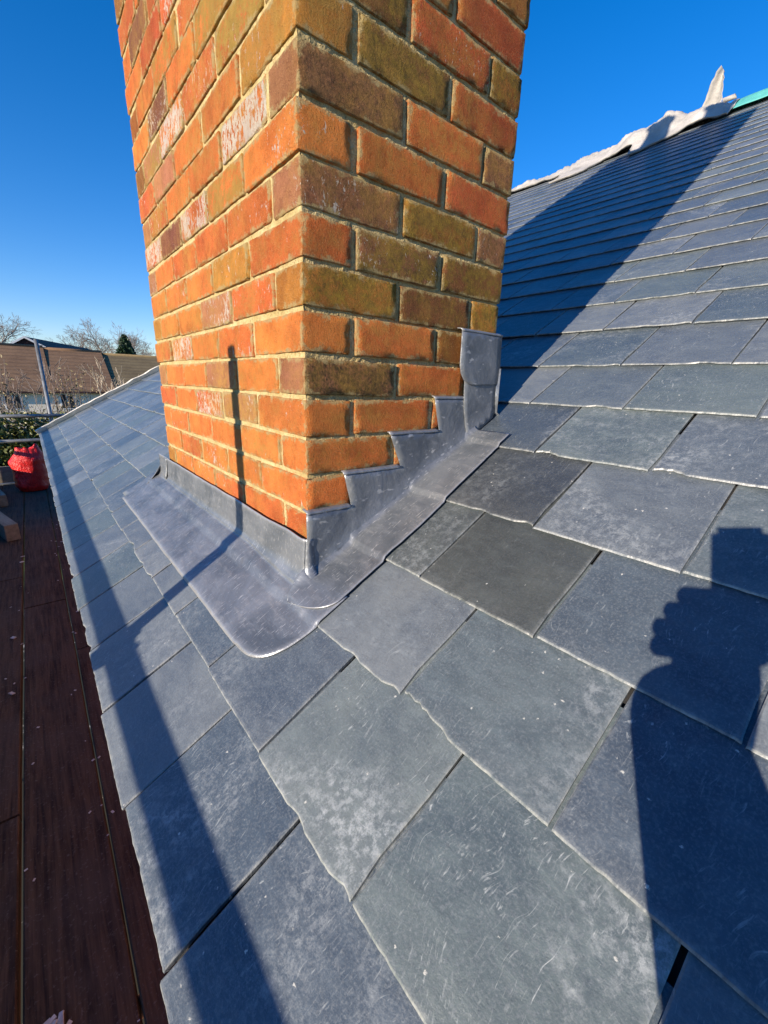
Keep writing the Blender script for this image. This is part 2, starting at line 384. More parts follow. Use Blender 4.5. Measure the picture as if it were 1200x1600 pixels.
# slates ------------------------------------------------------------------
SW = .232
def slate_mesh(seed, L=.345, W=SW - .0042, nx=30, lite=False, chip=None):
    """local x = along eaves, y = up the slope, z = normal; origin at tail centre on the roof plane"""
    if lite: nx = 6
    rr = random.Random(seed); s0 = seed * 7.13
    ys = [0, .0022, .006, .05, .13, L] if not lite else [0, .004, L]
    xs = [-W / 2, -W / 2 + .002, -W / 2 + .006] + [-W / 2 + W * i / nx for i in range(1, nx)] + [W / 2 - .006, W / 2 - .002, W / 2]
    if lite: xs = [-W / 2, -W / 2 + .003] + [-W / 2 + W * i / nx for i in range(1, nx)] + [W / 2 - .003, W / 2]
    nX, nY = len(xs), len(ys)
    V, F, E_ = [], [], []
    def tail(x):
        t = .0006 * nz(x * 60, s0) + .0008 * nz(x * 190, s0 + 9) + .0004 * nz(x * 12, s0 + 3)
        b = max(0, nz(x * 30, s0 + 31) - .48) * .014
        if chip:
            for (cx, cw, cd) in chip:
                d = abs(x - cx) / cw
                if d < 1: b += cd * (1 - d * d) * (1 + .5 * nz(x * 160, s0))
        return t + b
    def side(y, sgn):
        return .0010 * nz(y * 40, s0 + 17 * sgn) + .0008 * nz(y * 150, s0 + 5 * sgn) + max(0, nz(y * 30, s0 + 40 * sgn) - .42) * .010
    for j, y in enumerate(ys):
        for i, x in enumerate(xs):
            fy = max(0, 1 - y / .05); tx = tail(x)
            yy = y + tx * fy
            sx = max(0, 1 - (x + W / 2) / .03) * side(y, 1) - max(0, 1 - (W / 2 - x) / .03) * side(y, -1)
            xx = x + sx
            z = .0152 - .0072 * (yy / .2)
            ring = min(j, i, nX - 1 - i)
            e = 0
            if j == 0: z -= .0022 + .0016 * abs(nz(x * 90, s0 + 2)); e = 1
            elif j == 1 and not lite: z -= .0006 * abs(nz(x * 70, s0 + 6)); e = .55
            elif j == 2 and not lite: e = .1
            if i in (0, nX - 1): z -= .0014 + .001 * abs(nz(y * 90, s0 + 4)); e = max(e, .75)
            elif i in (1, nX - 2): e = max(e, .25)
            z += .0007 * nz(xx * 11, yy * 9, s0)
            V.append((xx, yy, z)); E_.append(e)
    for j in range(nY - 1):
        for i in range(nX - 1):
            a = j * nX + i; F.append((a, a + 1, a + nX + 1, a + nX))
    # skirt
    loop = [i for i in range(nX)] + [j * nX + nX - 1 for j in range(1, nY)] + [(nY - 1) * nX + i for i in range(nX - 2, -1, -1)] + [j * nX for j in range(nY - 2, 0, -1)]
    base = len(V)
    for k, idx in enumerate(loop):
        x, y, z = V[idx]; V.append((x * .998, y + (.0045 if idx < nX else 0), .0078 - .007 * (y / .2) + .0001)); E_.append(.12 if idx < nX else .05)
    n = len(loop)
    for k in range(n):
        F.append((loop[k], base + k, base + (k + 1) % n, loop[(k + 1) % n]))
    F.append(tuple(base + k for k in range(n))[::-1])
    return V, F, E_
def make_slate_data(seed, chip=None):
    V, F, E_ = slate_mesh(seed, chip=chip)
    me = bpy.data.meshes.new('slate'); me.from_pydata(V, [], F); me.update(); me.materials.append(M['slate'])
    a = me.attributes.new('edge', 'FLOAT', 'POINT'); a.data.foreach_set('value', E_)
    return me
SLATES = [make_slate_data(s, chip) for s, chip in enumerate([None, None, [(.06, .03, .006)], None, None, [(-.09, .03, .007)], None, None, [(.0, .02, .004), (.1, .02, .006)], None, None, None])]
BROKEN = make_slate_data(91, [(-.10, .045, .013), (-.05, .03, .006)])
LITE = [slate_mesh(s, lite=True) for s in range(200, 206)]
BAS = Matrix((( 0, CP, -SP, 0), (-1, 0, 0, 0), (0, SP, CP, 0), (0, 0, 0, 1)))   # local x -> -Y, y -> up-slope, z -> normal
joint0 = {0: -.123, 1: -.236, 2: -.35, 3: -.222, 4: -.332, 5: -.209, 6: -.306, 7: -.208, 8: -.054}
slots = []
for ci, u in enumerate(CU):
    j0 = joint0.get(ci, -.1 + (SW / 2 if ci % 2 else 0) + R.uniform(-.02, .02))
    k0 = math.floor((Y0 - j0) / SW)
    y = j0 + k0 * SW
    while y < verge_y(u * CP) - .02:
        y2 = min(y + SW, verge_y(u * CP))
        yc = (y + y2) / 2; w = y2 - y
        x = u * CP
        # leave the chimney stack and its back gutter open
        inside = (u > -.1) and (u < .70) and (y > -.03) and (y2 < 1.16)
        if not inside and w > .05:
            slots.append((ci, u, yc, w))
        y += SW
def area(s):
    ci, u, yc, w = s
    P = [project(roofp(a, b, .013)) for a, b in ((u, yc - w / 2), (u, yc + w / 2), (u + .2, yc + w / 2), (u + .2, yc - w / 2))]
    if any(p is None for p in P):
        q = project(roofp(u + .1, yc, .013)); return 40000 if (q and -200 < q[0] < 1400 and -100 < q[1] < 1800) else 0
    if all(p[0] < -40 for p in P) or all(p[0] > 1240 for p in P) or all(p[1] > 1660 for p in P): return 0
    # hidden behind the stack
    a = 0
    for i in range(4): x1, y1 = P[i]; x2, y2 = P[(i + 1) % 4]; a += x1 * y2 - x2 * y1
    mx = sum(p[0] for p in P) / 4; my = sum(p[1] for p in P) / 4
    if 265 < mx < 775 and my < 600 + (mx - 265) * .25 and my < 700 and yc > 0: a *= .01
    return abs(a) / 2
slots.sort(key=area, reverse=True)
bigs, rest = slots[:300], slots[300:]
for k, (ci, u, yc, w) in enumerate(bigs):
    # the slate broken at its tail, just right of centre in front
    me = SLATES[R.randrange(len(SLATES))]
    if ci == 2 and abs(yc - (-.35 - SW / 2)) < .03 and False: me = BROKEN
    if ci == 2 and abs(yc - (-.466)) < .06: me = BROKEN
    o = bpy.data.objects.new('slate', me)
    o['dark'] = .8 if (ci == 3 and abs(yc + .338) < .06) else (.75 if (ci == 4 and abs(yc + .216) < .06) else (.6 if (ci in (3, 4) and -.2 < yc < -.02) else (.35 if (ci == 5 and -.2 < yc < 0) else 0.0)))
    lift = R.uniform(0, .0012)
    mtx = Matrix.Translation(roofp(u + R.uniform(-.003, .003), yc + R.uniform(-.0008, .0008), lift)) @ BAS @ Matrix.Rotation(R.gauss(0, .0022), 4, 'Z') @ Matrix.Rotation(R.uniform(0, .004), 4, 'X') @ Matrix.Rotation(R.gauss(0, .002), 4, 'Y')
    if w < SW - .001: mtx = mtx @ Matrix.Diagonal((w / SW, 1, 1, 1))
    link(o); o.parent = roof; o.matrix_parent_inverse = Matrix.Translation(-Vector(house.location)).inverted() @ Matrix.Identity(4) if False else Matrix.Identity(4)
    o.matrix_local = mtx
V, F, E_, RN = [], [], [], []
for (ci, u, yc, w) in rest:
    v_, f_, e_ = LITE[R.randrange(len(LITE))]
    mtx = Matrix.Translation(roofp(u + R.uniform(-.003, .003), yc, R.uniform(0, .001))) @ BAS @ Matrix.Rotation(R.gauss(0, .003), 4, 'Z') @ Matrix.Diagonal((w / SW, 1, 1, 1))
    b = len(V); r_ = R.random()
    V += [mtx @ Vector(p) for p in v_]; F += [tuple(i + b for i in f) for f in f_]; E_ += e_; RN += [r_] * len(v_)
o = mesh('slates', V, F, M['slate'], edge=E_)
a = o.data.attributes.new('rnd', 'FLOAT', 'POINT'); a.data.foreach_set('value', RN)
o.parent = roof; tag(o, kind='stuff')

# ------------------------------------------------------------------ brick chimney
BX, AY, TOPC = .5525, 1.115, 51
chim = tag(empty('brick_chimney', (BX / 2, AY / 2, 0)), 'tall orange red brick chimney stack with sandy joints rising through the slates', 'chimney')
def brick_mesh(seed, L=.215, D=.1025, H=.065):
    def axis(S, n): return [0, .0022] + [.0022 + (S - .0044) * i / n for i in range(1, n)] + [S - .0022, S]
    AXX, AXY, AXZ = axis(L, 14), axis(D, 7), axis(H, 5)
    nx, ny, nzv = len(AXX) - 1, len(AXY) - 1, len(AXZ) - 1
    V, idx, F, EG = [], {}, [], []
    def vid(i, j, k):
        key = (i, j, k)
        if key in idx: return idx[key]
        p = Vector((AXX[i] - L / 2, AXY[j] - D / 2, AXZ[k] - H / 2))
        # pull edge points in for a worn arris
        ex, ey, ez = i in (0, nx), j in (0, ny), k in (0, nzv)
        n_ = ex + ey + ez
        q = p.copy()
        if n_ >= 2:
            cut = .0006 + .0085 * max(0, nz(p.x * 40 + seed * 3, p.y * 40, p.z * 50 + seed) - .12)
            if ex: q.x -= math.copysign(cut * .8, p.x)
            if ey: q.y -= math.copysign(cut * .8, p.y)
            if ez: q.z -= math.copysign(cut * .8, p.z)
        d = noise.noise_vector(p * 42 + Vector((seed * 5.1, seed, 0))) * .0008 + noise.noise_vector(p * 16 + Vector((seed * 2.1, 0, seed))) * .0008 + noise.noise_vector(p * 110 + Vector((seed, 0, seed))) * .0006
        q += d
        V.append(q); EG.append(1.0 if (i in (0, 1, nx - 1, nx)) + (j in (0, 1, ny - 1, ny)) + (k in (0, 1, nzv - 1, nzv)) >= 2 else 0.0); idx[key] = len(V) - 1; return idx[key]
    for i in range(nx):
        for k in range(nzv):
            F.append((vid(i, 0, k), vid(i + 1, 0, k), vid(i + 1, 0, k + 1), vid(i, 0, k + 1)))
            F.append((vid(i, ny, k), vid(i, ny, k + 1), vid(i + 1, ny, k + 1), vid(i + 1, ny, k)))
        for j in range(ny):
            F.append((vid(i, j, 0), vid(i, j + 1, 0), vid(i + 1, j + 1, 0), vid(i + 1, j, 0)))
            F.append((vid(i, j, nzv), vid(i + 1, j, nzv), vid(i + 1, j + 1, nzv), vid(i, j + 1, nzv)))
    for j in range(ny):
        for k in range(nzv):
            F.append((vid(0, j, k), vid(0, j, k + 1), vid(0, j + 1, k + 1), vid(0, j + 1, k)))
            F.append((vid(nx, j, k), vid(nx, j + 1, k), vid(nx, j + 1, k + 1), vid(nx, j, k + 1)))
    me = bpy.data.meshes.new('brick'); me.from_pydata(V, [], F); me.update(); me.materials.append(M['brick'])
    a = me.attributes.new('edge', 'FLOAT', 'POINT'); a.data.foreach_set('value', EG)
    me.polygons.foreach_set('use_smooth', [True] * len(me.polygons))
    return me
BRICKS = [brick_mesh(s) for s in range(10)]
A_LIME = {(9, 1): 1.0, (8, 2): .95, (8, 4): .9, (11, 3): .9, (4, 3): .8, (2, 2): .75, (12, 3): .6, (10, 5): .8, (10, 4): .5, (14, 2): .9, (11, 2): .45, (5, 2): .6, (0, 2): .5, (4, 1): .45, (6, 1): .3, (7, 3): .3, (13, 2): .4, (-1, 3): .5, (0, 0): .35}
A_MOSS = {(11, 1): .9, (10, 0): .55, (8, 1): .75, (11, 4): .8, (6, 1): .45, (12, 1): .9, (6, 3): .4, (9, 4): .6, (13, 3): .7, (5, 1): .35, (14, 1): .8, (12, 0): .6}
A_COL = {(8, 3): 'plum', (12, 3): 'plum', (15, 4): 'plum', (9, 0): 'pink', (7, 0): 'pink', (3, 0): 'pink', (5, 0): 'amber', (10, 0): 'amber', (6, 1): 'amber', (2, 0): 'orange', (4, 0): 'orange', (8, 0): 'orange', (10, 2): 'orange', (0, 1): 'orange'}
B_MOSS = {(10, 1): .9, (10, 0): .8, (5, 0): .8, (7, 1): .8, (6, 1): .75, (6, 2): .7, (5, 1): .5, (7, 0): .35, (3, 0): .7, (1, 0): .35, (6, 0): .4, (9, 0): .3, (11, 0): .7, (12, 0): .8, (3, 1): .35, (12, 1): .5}
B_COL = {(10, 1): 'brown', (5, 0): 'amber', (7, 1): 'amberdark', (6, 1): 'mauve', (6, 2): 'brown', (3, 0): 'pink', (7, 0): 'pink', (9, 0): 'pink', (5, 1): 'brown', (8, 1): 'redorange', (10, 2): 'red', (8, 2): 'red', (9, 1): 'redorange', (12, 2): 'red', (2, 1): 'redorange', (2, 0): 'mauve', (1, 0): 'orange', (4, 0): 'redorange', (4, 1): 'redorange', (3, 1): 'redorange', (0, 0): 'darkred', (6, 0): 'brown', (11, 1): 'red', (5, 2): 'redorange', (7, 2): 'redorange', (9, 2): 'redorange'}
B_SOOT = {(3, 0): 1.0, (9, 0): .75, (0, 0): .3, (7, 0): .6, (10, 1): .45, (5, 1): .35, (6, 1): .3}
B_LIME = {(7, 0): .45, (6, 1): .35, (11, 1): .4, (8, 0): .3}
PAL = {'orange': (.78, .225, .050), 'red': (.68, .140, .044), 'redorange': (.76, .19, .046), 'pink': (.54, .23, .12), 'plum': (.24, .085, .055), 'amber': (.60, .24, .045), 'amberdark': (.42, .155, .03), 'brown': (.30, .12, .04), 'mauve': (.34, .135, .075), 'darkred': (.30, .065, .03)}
Vr, Fr = [], []
def lay_brick(c, x0, x1, y0, y1, face, i, visible):
    along_x = (x1 - x0) > (y1 - y0)
    me = BRICKS[R.randrange(len(BRICKS))]
    cen = Vector(((x0 + x1) / 2, (y0 + y1) / 2, c * .075 + .0375))
    rot = Matrix.Rotation((0 if along_x else math.pi / 2) + (math.pi if R.random() < .5 else 0), 4, 'Z')
    if R.random() < .5: rot = rot @ Matrix.Rotation(math.pi, 4, 'X')
    jit = Matrix.Rotation(R.gauss(0, .006), 4, 'Z') @ Matrix.Rotation(R.gauss(0, .006), 4, 'X') @ Matrix.Rotation(R.gauss(0, .006), 4, 'Y')
    out = Vector((R.gauss(0, .0009), R.gauss(0, .0009), R.gauss(0, .001)))
    mtx = Matrix.Translation(cen + out) @ jit @ rot @ Matrix.Diagonal((R.uniform(.982, 1.002), 1, R.uniform(.99, 1.06), 1))
    if visible:
        o = bpy.data.objects.new('brick', me); link(o, chim)
        o.matrix_local = Matrix.Translation(-Vector(chim.location)) @ mtx
        if face == 'A': nm = A_COL.get((c, i), R.choice(['orange', 'redorange', 'red', 'orange', 'red', 'redorange', 'orange', 'redorange', 'pink']))
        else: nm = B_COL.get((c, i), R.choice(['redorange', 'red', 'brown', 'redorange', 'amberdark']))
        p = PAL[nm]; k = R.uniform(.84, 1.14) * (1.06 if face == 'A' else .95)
        o.color = (min(.95, p[0] * k), p[1] * k * R.uniform(.92, 1.1), p[2] * k, 1)
        o['moss'] = float((A_MOSS if face == 'A' else B_MOSS).get((c, i), R.choice([0, 0, .15, .25]) if face == 'A' else R.choice([.1, .2, .35])))
        o['lime'] = float((A_LIME if face == 'A' else B_LIME).get((c, i), R.choice([0, .1, .25, .38]) if face == 'A' else 0))
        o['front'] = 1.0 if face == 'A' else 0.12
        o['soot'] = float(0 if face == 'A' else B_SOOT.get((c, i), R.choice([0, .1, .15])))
    else:
        b = len(Vr); lo = Vector((-.1065, -.0505, -.032)); 
        for p in ((-1, -1, -1), (1, -1, -1), (1, 1, -1), (-1, 1, -1), (-1, -1, 1), (1, -1, 1), (1, 1, 1), (-1, 1, 1)):
            Vr.append(mtx @ Vector((p[0] * .1065, p[1] * .0505, p[2] * .032)))
        for f in ((0, 3, 2, 1), (4, 5, 6, 7), (0, 1, 5, 4), (1, 2, 6, 5), (2, 3, 7, 6), (3, 0, 4, 7)): Fr.append(tuple(b + q for q in f))
for c in range(-4, TOPC):
    vis = -2 <= c <= 17
    even = c % 2 == 0
    st = .225
    if even:
        for i in range(5): lay_brick(c, 0, .1025, i * st, i * st + .215, 'A', i, vis)
        for i in range(2):
            lay_brick(c, .1125 + i * st, .1125 + i * st + .215, 0, .1025, 'B', i + 1, vis)
            lay_brick(c, .1125 + i * st, .1125 + i * st + .215, AY - .1025, AY, 'D', i, False)
        for i in range(4): lay_brick(c, .45, BX, .1125 + i * st, .1125 + i * st + .215, 'C', i, False)
    else:
        for i in range(4): lay_brick(c, 0, .1025, .1125 + i * st, .1125 + i * st + .215, 'A', i + 1, vis)
        for i in range(2):
            lay_brick(c, i * st, i * st + .215, 0, .1025, 'B', i, vis)
            lay_brick(c, i * st, i * st + .215, AY - .1025, AY, 'D', i, vis and i == 0)
        for i in range(5): lay_brick(c, .45, BX, i * st, i * st + .215, 'C', i, vis and i == 0)
# corner headers: colours shared with the face they belong to
o = mesh('brickwork', [v - Vector(chim.location) for v in Vr], Fr, M['brick'], chim); o.color = (.55, .13, .03, 1); tag(o, kind='stuff')
# mortar core, its faces gridded and struck slightly unevenly
def mortar_core():
    V, F = [], []
    ra, rb = .0048, .0052
    zt = TOPC * .075 - .002; z0 = -.34
    def panel(fn, nu, nv):
        b = len(V)
        for a_ in range(nu + 1):
            for b_ in range(nv + 1): V.append(fn(a_ / nu, b_ / nv) - Vector(chim.location))
        for a_ in range(nu):
            for b_ in range(nv):
                q = b + a_ * (nv + 1) + b_; F.append((q, q + nv + 1, q + nv + 2, q + 1))
    zl = 1.4
    def wob(a_, b_): return .0016 * nz(a_ * 60, b_ * 60, 1.5) + .0012 * nz(a_ * 170, b_ * 170, 7)
    panel(lambda s, t: Vector((ra + wob(s * 1.115, z0 + (zl - z0) * t), rb + (AY - 2 * rb) * (1 - s), z0 + (zl - z0) * t)), 150, 240)
    panel(lambda s, t: Vector((ra + (BX - ra - .006) * s, rb + wob(s * .55 + 5, z0 + (zl - z0) * t), z0 + (zl - z0) * t)), 80, 240)
    panel(lambda s, t: Vector((BX - .006, rb + (AY - 2 * rb) * s, z0 + (zl - z0) * t)), 2, 2)
    panel(lambda s, t: Vector((BX - .006 + (ra - BX + .006) * s, AY - rb, z0 + (zl - z0) * t)), 2, 2)
    b = len(V)
    for z in (zl - .002, zt):
        for x, y in ((ra, rb), (BX - .006, rb), (BX - .006, AY - rb), (ra, AY - rb)): V.append(Vector((x, y, z)) - Vector(chim.location))
    for k in range(4): F.append((b + k, b + (k + 1) % 4, b + 4 + (k + 1) % 4, b + 4 + k))
    F.append((b + 4, b + 5, b + 6, b + 7))
    return mesh('mortar', V, F, M['mortar'], chim)
mortar_core()
for y in (.3, .81):       # clay pots on the top, far above the frame
    bm = bmesh.new()
    pr = [(.0, .13), (.05, .135), (.08, .12), (.3, .105), (.36, .11), (.37, .13), (.41, .13), (.41, .095), (.0, .095)]
    n = 24; rows = []
    for z, r_ in pr: rows.append([bm.verts.new((BX / 2 + r_ * math.cos(2 * math.pi * i / n) - chim.location.x, y + r_ * math.sin(2 * math.pi * i / n) - chim.location.y, TOPC * .075 - .004 + z)) for i in range(n)])
    for a_, b_ in zip(rows, rows[1:]):
        for i in range(n): bm.faces.new((a_[i], a_[(i + 1) % n], b_[(i + 1) % n], b_[i]))
    bmesh.ops.recalc_face_normals(bm, faces=bm.faces)
    from_bm('chimney_pot', bm, mat_simple('terracotta', (.40, .13, .05), (.52, .19, .08), 9), chim, True)

# ------------------------------------------------------------------ lead flashing
lead = tag(empty('lead_flashing', (0, 0, -.15)), 'grey lead flashing dressed round the foot of the brick chimney onto the slates', 'flashing')
def lead_part(name, V, F, thick=.0022, edge=None, parent=lead, smooth=True, sub=0):
    o = mesh(name, [Vector(v) - Vector(lead.location) for v in V], F, M['lead'], parent, smooth, edge)
    md = o.modifiers.new('thickness', 'SOLIDIFY'); md.thickness = thick; md.offset = 1.0
    return o
def dressed(u, y, extra=0.0):       # height of lead beaten down over the slate steps
    h = max(slate_top(u + d) for d in (-.012, -.006, 0, .006, .010))
    return h + .0035 + extra + .0012 * nz(u * 14, y * 11, 2.2) + .0006 * nz(u * 40, y * 35, 4)
# apron: wall face, fold, then down the slates; swept along the front face and round the corner
def smoothstep(a, b, x):
    t = max(0, min(1, (x - a) / (b - a))); return t * t * (3 - 2 * t)
ZT = -.054
def apron():
    # stations along the path: (origin xy on wall, outward direction, reach)
    st = []
    n1 = 120
    for i in range(n1 + 1):
        y = 1.245 - 1.245 * i / n1
        st.append((Vector((-.004, y)), Vector((-1, 0)), .162, y))
    n2 = 26
    for i in range(1, n2 + 1):
        ph = (math.pi / 2) * i / n2
        reach = .162 / max(.25, math.cos(ph) ** .9) if ph < .5 else 1
        d = Vector((-math.cos(ph), -math.sin(ph)))
        # rounded square corner in plan: superellipse through (.162, .128)
        p_ = 3.1
        reach = ((abs(d.x) / .162) ** p_ + (abs(d.y) / .126) ** p_) ** (-1 / p_)
        st.append((Vector((-.002, -.002)), d, reach, -.001 * i))
    for i in range(1, 2): st.append((Vector((.008 * i, -.003)), Vector((0, -1)), .126, -.05))
    ns = 40; V, F, E_ = [], [], []
    for q, (o2, d, reach, y) in enumerate(st):
        wav = .0022 * nz(y * 5, 5.5) + .0006 * nz(y * 22, 8.1)
        zt = ZT + .004 * nz(y * 7, 1.1) + (.0 if y > .0 else .002)
        rf = .016 + (.018 * smoothstep(.30, 0, y) if y > 0 else .018) + .006 * nz(y * 5, 3)
        for s in range(ns + 1):
            if s < 10:                       # wall
                t = s / 10
                r_ = .004 + .0012 * nz(y * 20, t * 3) + .006 * smoothstep(.4, 1, t) * .4
                x, yy = o2.x + d.x * r_, o2.y + d.y * r_
                zr = TP * x + OFF + dressed(x / CP, yy) / CP
                z = zt + (zr + rf - zt) * t
            elif s < 20:                     # fold
                t = (s - 10) / 10; an = t * rad(68)
                r_ = .0065 + rf * (1 - math.cos(an)) / .9
                x, yy = o2.x + d.x * r_, o2.y + d.y * r_
                zr = TP * x + OFF + dressed(x / CP, yy) / CP
                z = zr + rf * (1 - math.sin(an) / math.sin(rad(68)))
                rlast = r_
            else:
                t = (s - 20) / (ns - 20)
                r_ = rlast + (reach + wav * t - rlast) * t
                x, yy = o2.x + d.x * r_, o2.y + d.y * r_
                z = TP * x + OFF + dressed(x / CP, yy, -.0012 * smoothstep(.9, 1, t)) / CP
            V.append((x, yy, z)); E_.append(1.0 if s in (0, ns) else (.35 if s in (1, ns - 1) else 0))
    for a_ in range(len(st) - 1):
        for s in range(ns):
            q = a_ * (ns + 1) + s; F.append((q, q + 1, q + ns + 2, q + ns + 1))
    return lead_part('apron', V, F, edge=E_)
apron()
# far end of the apron, turned round the back corner
V, F = [], []
for i in range(9):
    for j in range(13):
        x = -.155 + .24 * j / 12; y = 1.235 + .075 * i / 8 + .008 * nz(x * 20, 1)
        z = TP * x + OFF + (dressed(x / CP, y) + .0015) / CP + .05 * math.exp(-((y - 1.225) / .025) ** 2) * smoothstep(-.06, -.0, x)
        V.append((x, y, z))
for i in range(8):
    for j in range(12): q = i * 13 + j; F.append((q, q + 13, q + 14, q + 1))
lead_part('apron_end', V, F)
V, F = [], []
for i in range(7):
    for j in range(9):
        y = 1.115 + .12 * (i / 6); t = j / 8
        x = -.010 + .012 * (i / 6) ** 2; zb = TP * x + OFF + .02
        V.append((x - .01 * t * t, y, zb + (ZT - .002 - zb) * (1 - t) * (1 - .75 * smoothstep(.25, 1, i / 6))))
for i in range(6):
    for j in range(8): q = i * 9 + j; F.append((q, q + 9, q + 10, q + 1))
lead_part('corner_fold', V, F)
# cover strip up the side: roof part with rounded lower end, fold, low upstand
def strip():
    V, F, E_ = [], [], []
    n = 110; ns = 30
    for i in range(n + 1):
        x = -.060 + (.486 + .060) * i / n
        # width narrows at the rounded nose
        t = min(1, (x + .060) / .055)
        nose = math.sqrt(max(0, 1 - (1 - t) ** 2))
        ye = -.020 - (.108 + .003 * nz(x * 9, 2) - .012 * smoothstep(.2, .48, x)) * nose - (.0015 * nz(x * 40, 4))
        yi = -.020 + (.032 if x < 0 else .008) * nose if x < .0 else -.006
        yi = -.006 if x > .0 else (-.020 + .022 * nose)
        for s in range(ns + 1):
            t2 = s / ns
            y = yi + (ye - yi) * t2
            lift = .018 * max(0, 1 - abs(y + .004) / .022) ** 2 if x > -.01 else .018 * smoothstep(-.055, -.01, x) * max(0, 1 - abs(y + .002) / .03) ** 2
            h = dressed(x / CP, y) + .0032 + lift
            z = TP * x + OFF + h / CP
            V.append((x, y, z)); E_.append(1 if s == ns else (.3 if s == ns - 1 else 0))
    for a_ in range(n):
        for s in range(ns):
            q = a_ * (ns + 1) + s; F.append((q, q + 1, q + ns + 2, q + ns + 1))
    return lead_part('cover_strip', V, F, edge=E_)
strip()
# stepped flashing on the side face
def plate(name, outline, y, thick=.0022, lean=None, grid=.012):
    bm = bmesh.new()
    vs_ = [bm.verts.new((x, 0, z)) for x, z in outline]
    for tri in tessellate_polygon([[Vector((x, z, 0)) for x, z in outline]]): bm.faces.new([vs_[i] for i in tri])
    for _ in range(4):
        es = [e for e in bm.edges if e.calc_length() > grid * 2]
        if not es: break
        bmesh.ops.subdivide_edges(bm, edges=es, cuts=1)
        bmesh.ops.triangulate(bm, faces=bm.faces[:])
    bmesh.ops.recalc_face_normals(bm, faces=bm.faces)
    if bm.faces[0].normal.y > 0: bmesh.ops.reverse_faces(bm, faces=bm.faces[:])
    for v in bm.verts:
        x, z = v.co.x, v.co.z
        yy = y - .0018 * nz(x * 17, z * 17, y * 50) - .0008 * nz(x * 50, z * 50, 3)
        hr = (z - TP * x - OFF) * CP
        if lean: yy -= lean * max(0, 1 - hr / .06) ** 2
        v.co = Vector((x, yy, z)) - Vector(lead.location)
    o = from_bm(name, bm, M['lead'], lead, True)
    md = o.modifiers.new('thickness', 'SOLIDIFY'); md.thickness = thick; md.offset = 1.0
    return o
rz = lambda x, h=.012: TP * x + OFF + h
plate('stepped_flashing', [(-.006, rz(-.006, .02)), (-.006, .002), (.102, .002), (.083, .075), (.239, .072), (.203, .150), (.358, .147), (.335, .224), (.445, .226), (.468, rz(.468, .016)), (.3, rz(.3, .016)), (.15, rz(.15, .016))], -.0055, lean=.016)
plate('upper_flashing', [(.430, .285), (.437, .20), (.458, rz(.458, .018)), (.548, rz(.548, .018)), (.558, .20), (.560, .285)], -.0085, lean=.012)
plate('cover_flashing', [(.404, .377), (.406, .300), (.411, .283), (.423, .268), (.44, .260), (.46, .257), (.561, .262), (.559, .30), (.556, .379)], -.0125)
# lead turned into the joints above each step
for (xa, xb, z, yy) in ((-.006, .103, .002, -.0085), (.081, .240, .0735, -.0085), (.201, .359, .149, -.0085), (.333, .446, .2255, -.0085), (.402, .557, .378, -.0150)):
    V, F = [], []
    n = 14
    for i in range(n + 1):
        x = xa + (xb - xa) * i / n; w = .0012 * nz(x * 60, z * 9)
        V += [(x, yy + .0012 + w * .5, z - .0022), (x, yy + .0016 + w, z + .0006), (x, yy + .0065, z + .0026 + w), (x, .012, z + .0046)]
    for i in range(n):
        for k in range(3): q = i * 4 + k; F.append((q, q + 4, q + 5, q + 1))
    lead_part('turned_edge', V, F, edge=[.5] * len(V))
# soaker return behind the corner and the back gutter
V = [(.560, -.008, .377), (.560, -.008, rz(.56, .02)), (.575, .08, rz(.575, .03)), (.575, .08, .36)]
lead_part('corner_return', V, [(0, 1, 2, 3)], smooth=False)
V, F = [], []
for j, (x, z) in enumerate(((BX + .004, .30), (BX + .006, .19), (BX + .03, .175), (BX + .07, .178), (.70, .255))):
    for y in (-.02, .3, .7, 1.14): V.append((x, y, z))
for j in range(4):
    for i in range(3): q = j * 4 + i; F.append((q, q + 4, q + 5, q + 1))
lead_part('back_gutter', V, F)

# ------------------------------------------------------------------ membrane along the ridge
def lerp_table(t, x):
    if x <= t[0][0]: return t[0][1]
    for (a, va), (b, vb) in zip(t, t[1:]):
        if x <= b:
            k = (x - a) / (b - a); k = k * k * (3 - 2 * k); return va + (vb - va) * k
    return t[-1][1]
BULGE = [(.9, .10), (1.18, .15), (1.4, .20), (1.6, .235), (1.95, .225), (2.15, .10), (2.5, .115), (2.75, .05), (3.2, .045), (4.3, .04)]
LOW = [(1.0, .35), (1.3, .28), (1.55, .52), (1.7, .75), (1.85, .3), (2.1, .35), (2.3, .75), (2.5, .78), (2.65, .35), (3.0, .28), (3.5, .22), (4.4, .25)]
V, F = [], []
n, ns = 190, 40
for i in range(n + 1):
    y = 1.02 + (4.45 - 1.02) * i / n
    lo = lerp_table(LOW, y) + .05 * nz(y * 7, 2); bu = lerp_table(BULGE, y)
    for s in range(ns + 1):
        t = s / ns
        d = -lo + (lo + .4) * t                      # distance up-slope from the ridge, then over it
        cr = .026 * nz(y * 3.5, d * 5, 1) + .022 * abs(nz(y * 9, d * 8, 4)) + .022 * abs(nz(y * 24, d * 16, 9))
        k = math.exp(-(d / .22) ** 2)
        h = .020 + .74 * bu * k * (.75 + .25 * nz(y * 6, 11)) + cr * (.35 + 1.0 * k) + (.02 if s == 0 else 0)
        h = max(h, .018)
        if d < 0: p = roofp(RIDGE_U + d, y + .03 * nz(d * 4, y), h)
        else: p = Vector((RIDGE_X + d * CP, y, roofp(RIDGE_U, 0).z - d * SP + h))
        V.append(p)
for i in range(n):
    for s in range(ns):
        q = i * (ns + 1) + s; F.append((q, q + ns + 1, q + ns + 2, q + 1))
memb = tag(empty('roofing_membrane', (RIDGE_X, 2.7, 2.86)), 'crumpled torn white membrane draped over the ridge of the slate roof', 'membrane')
ml = Vector(memb.location)
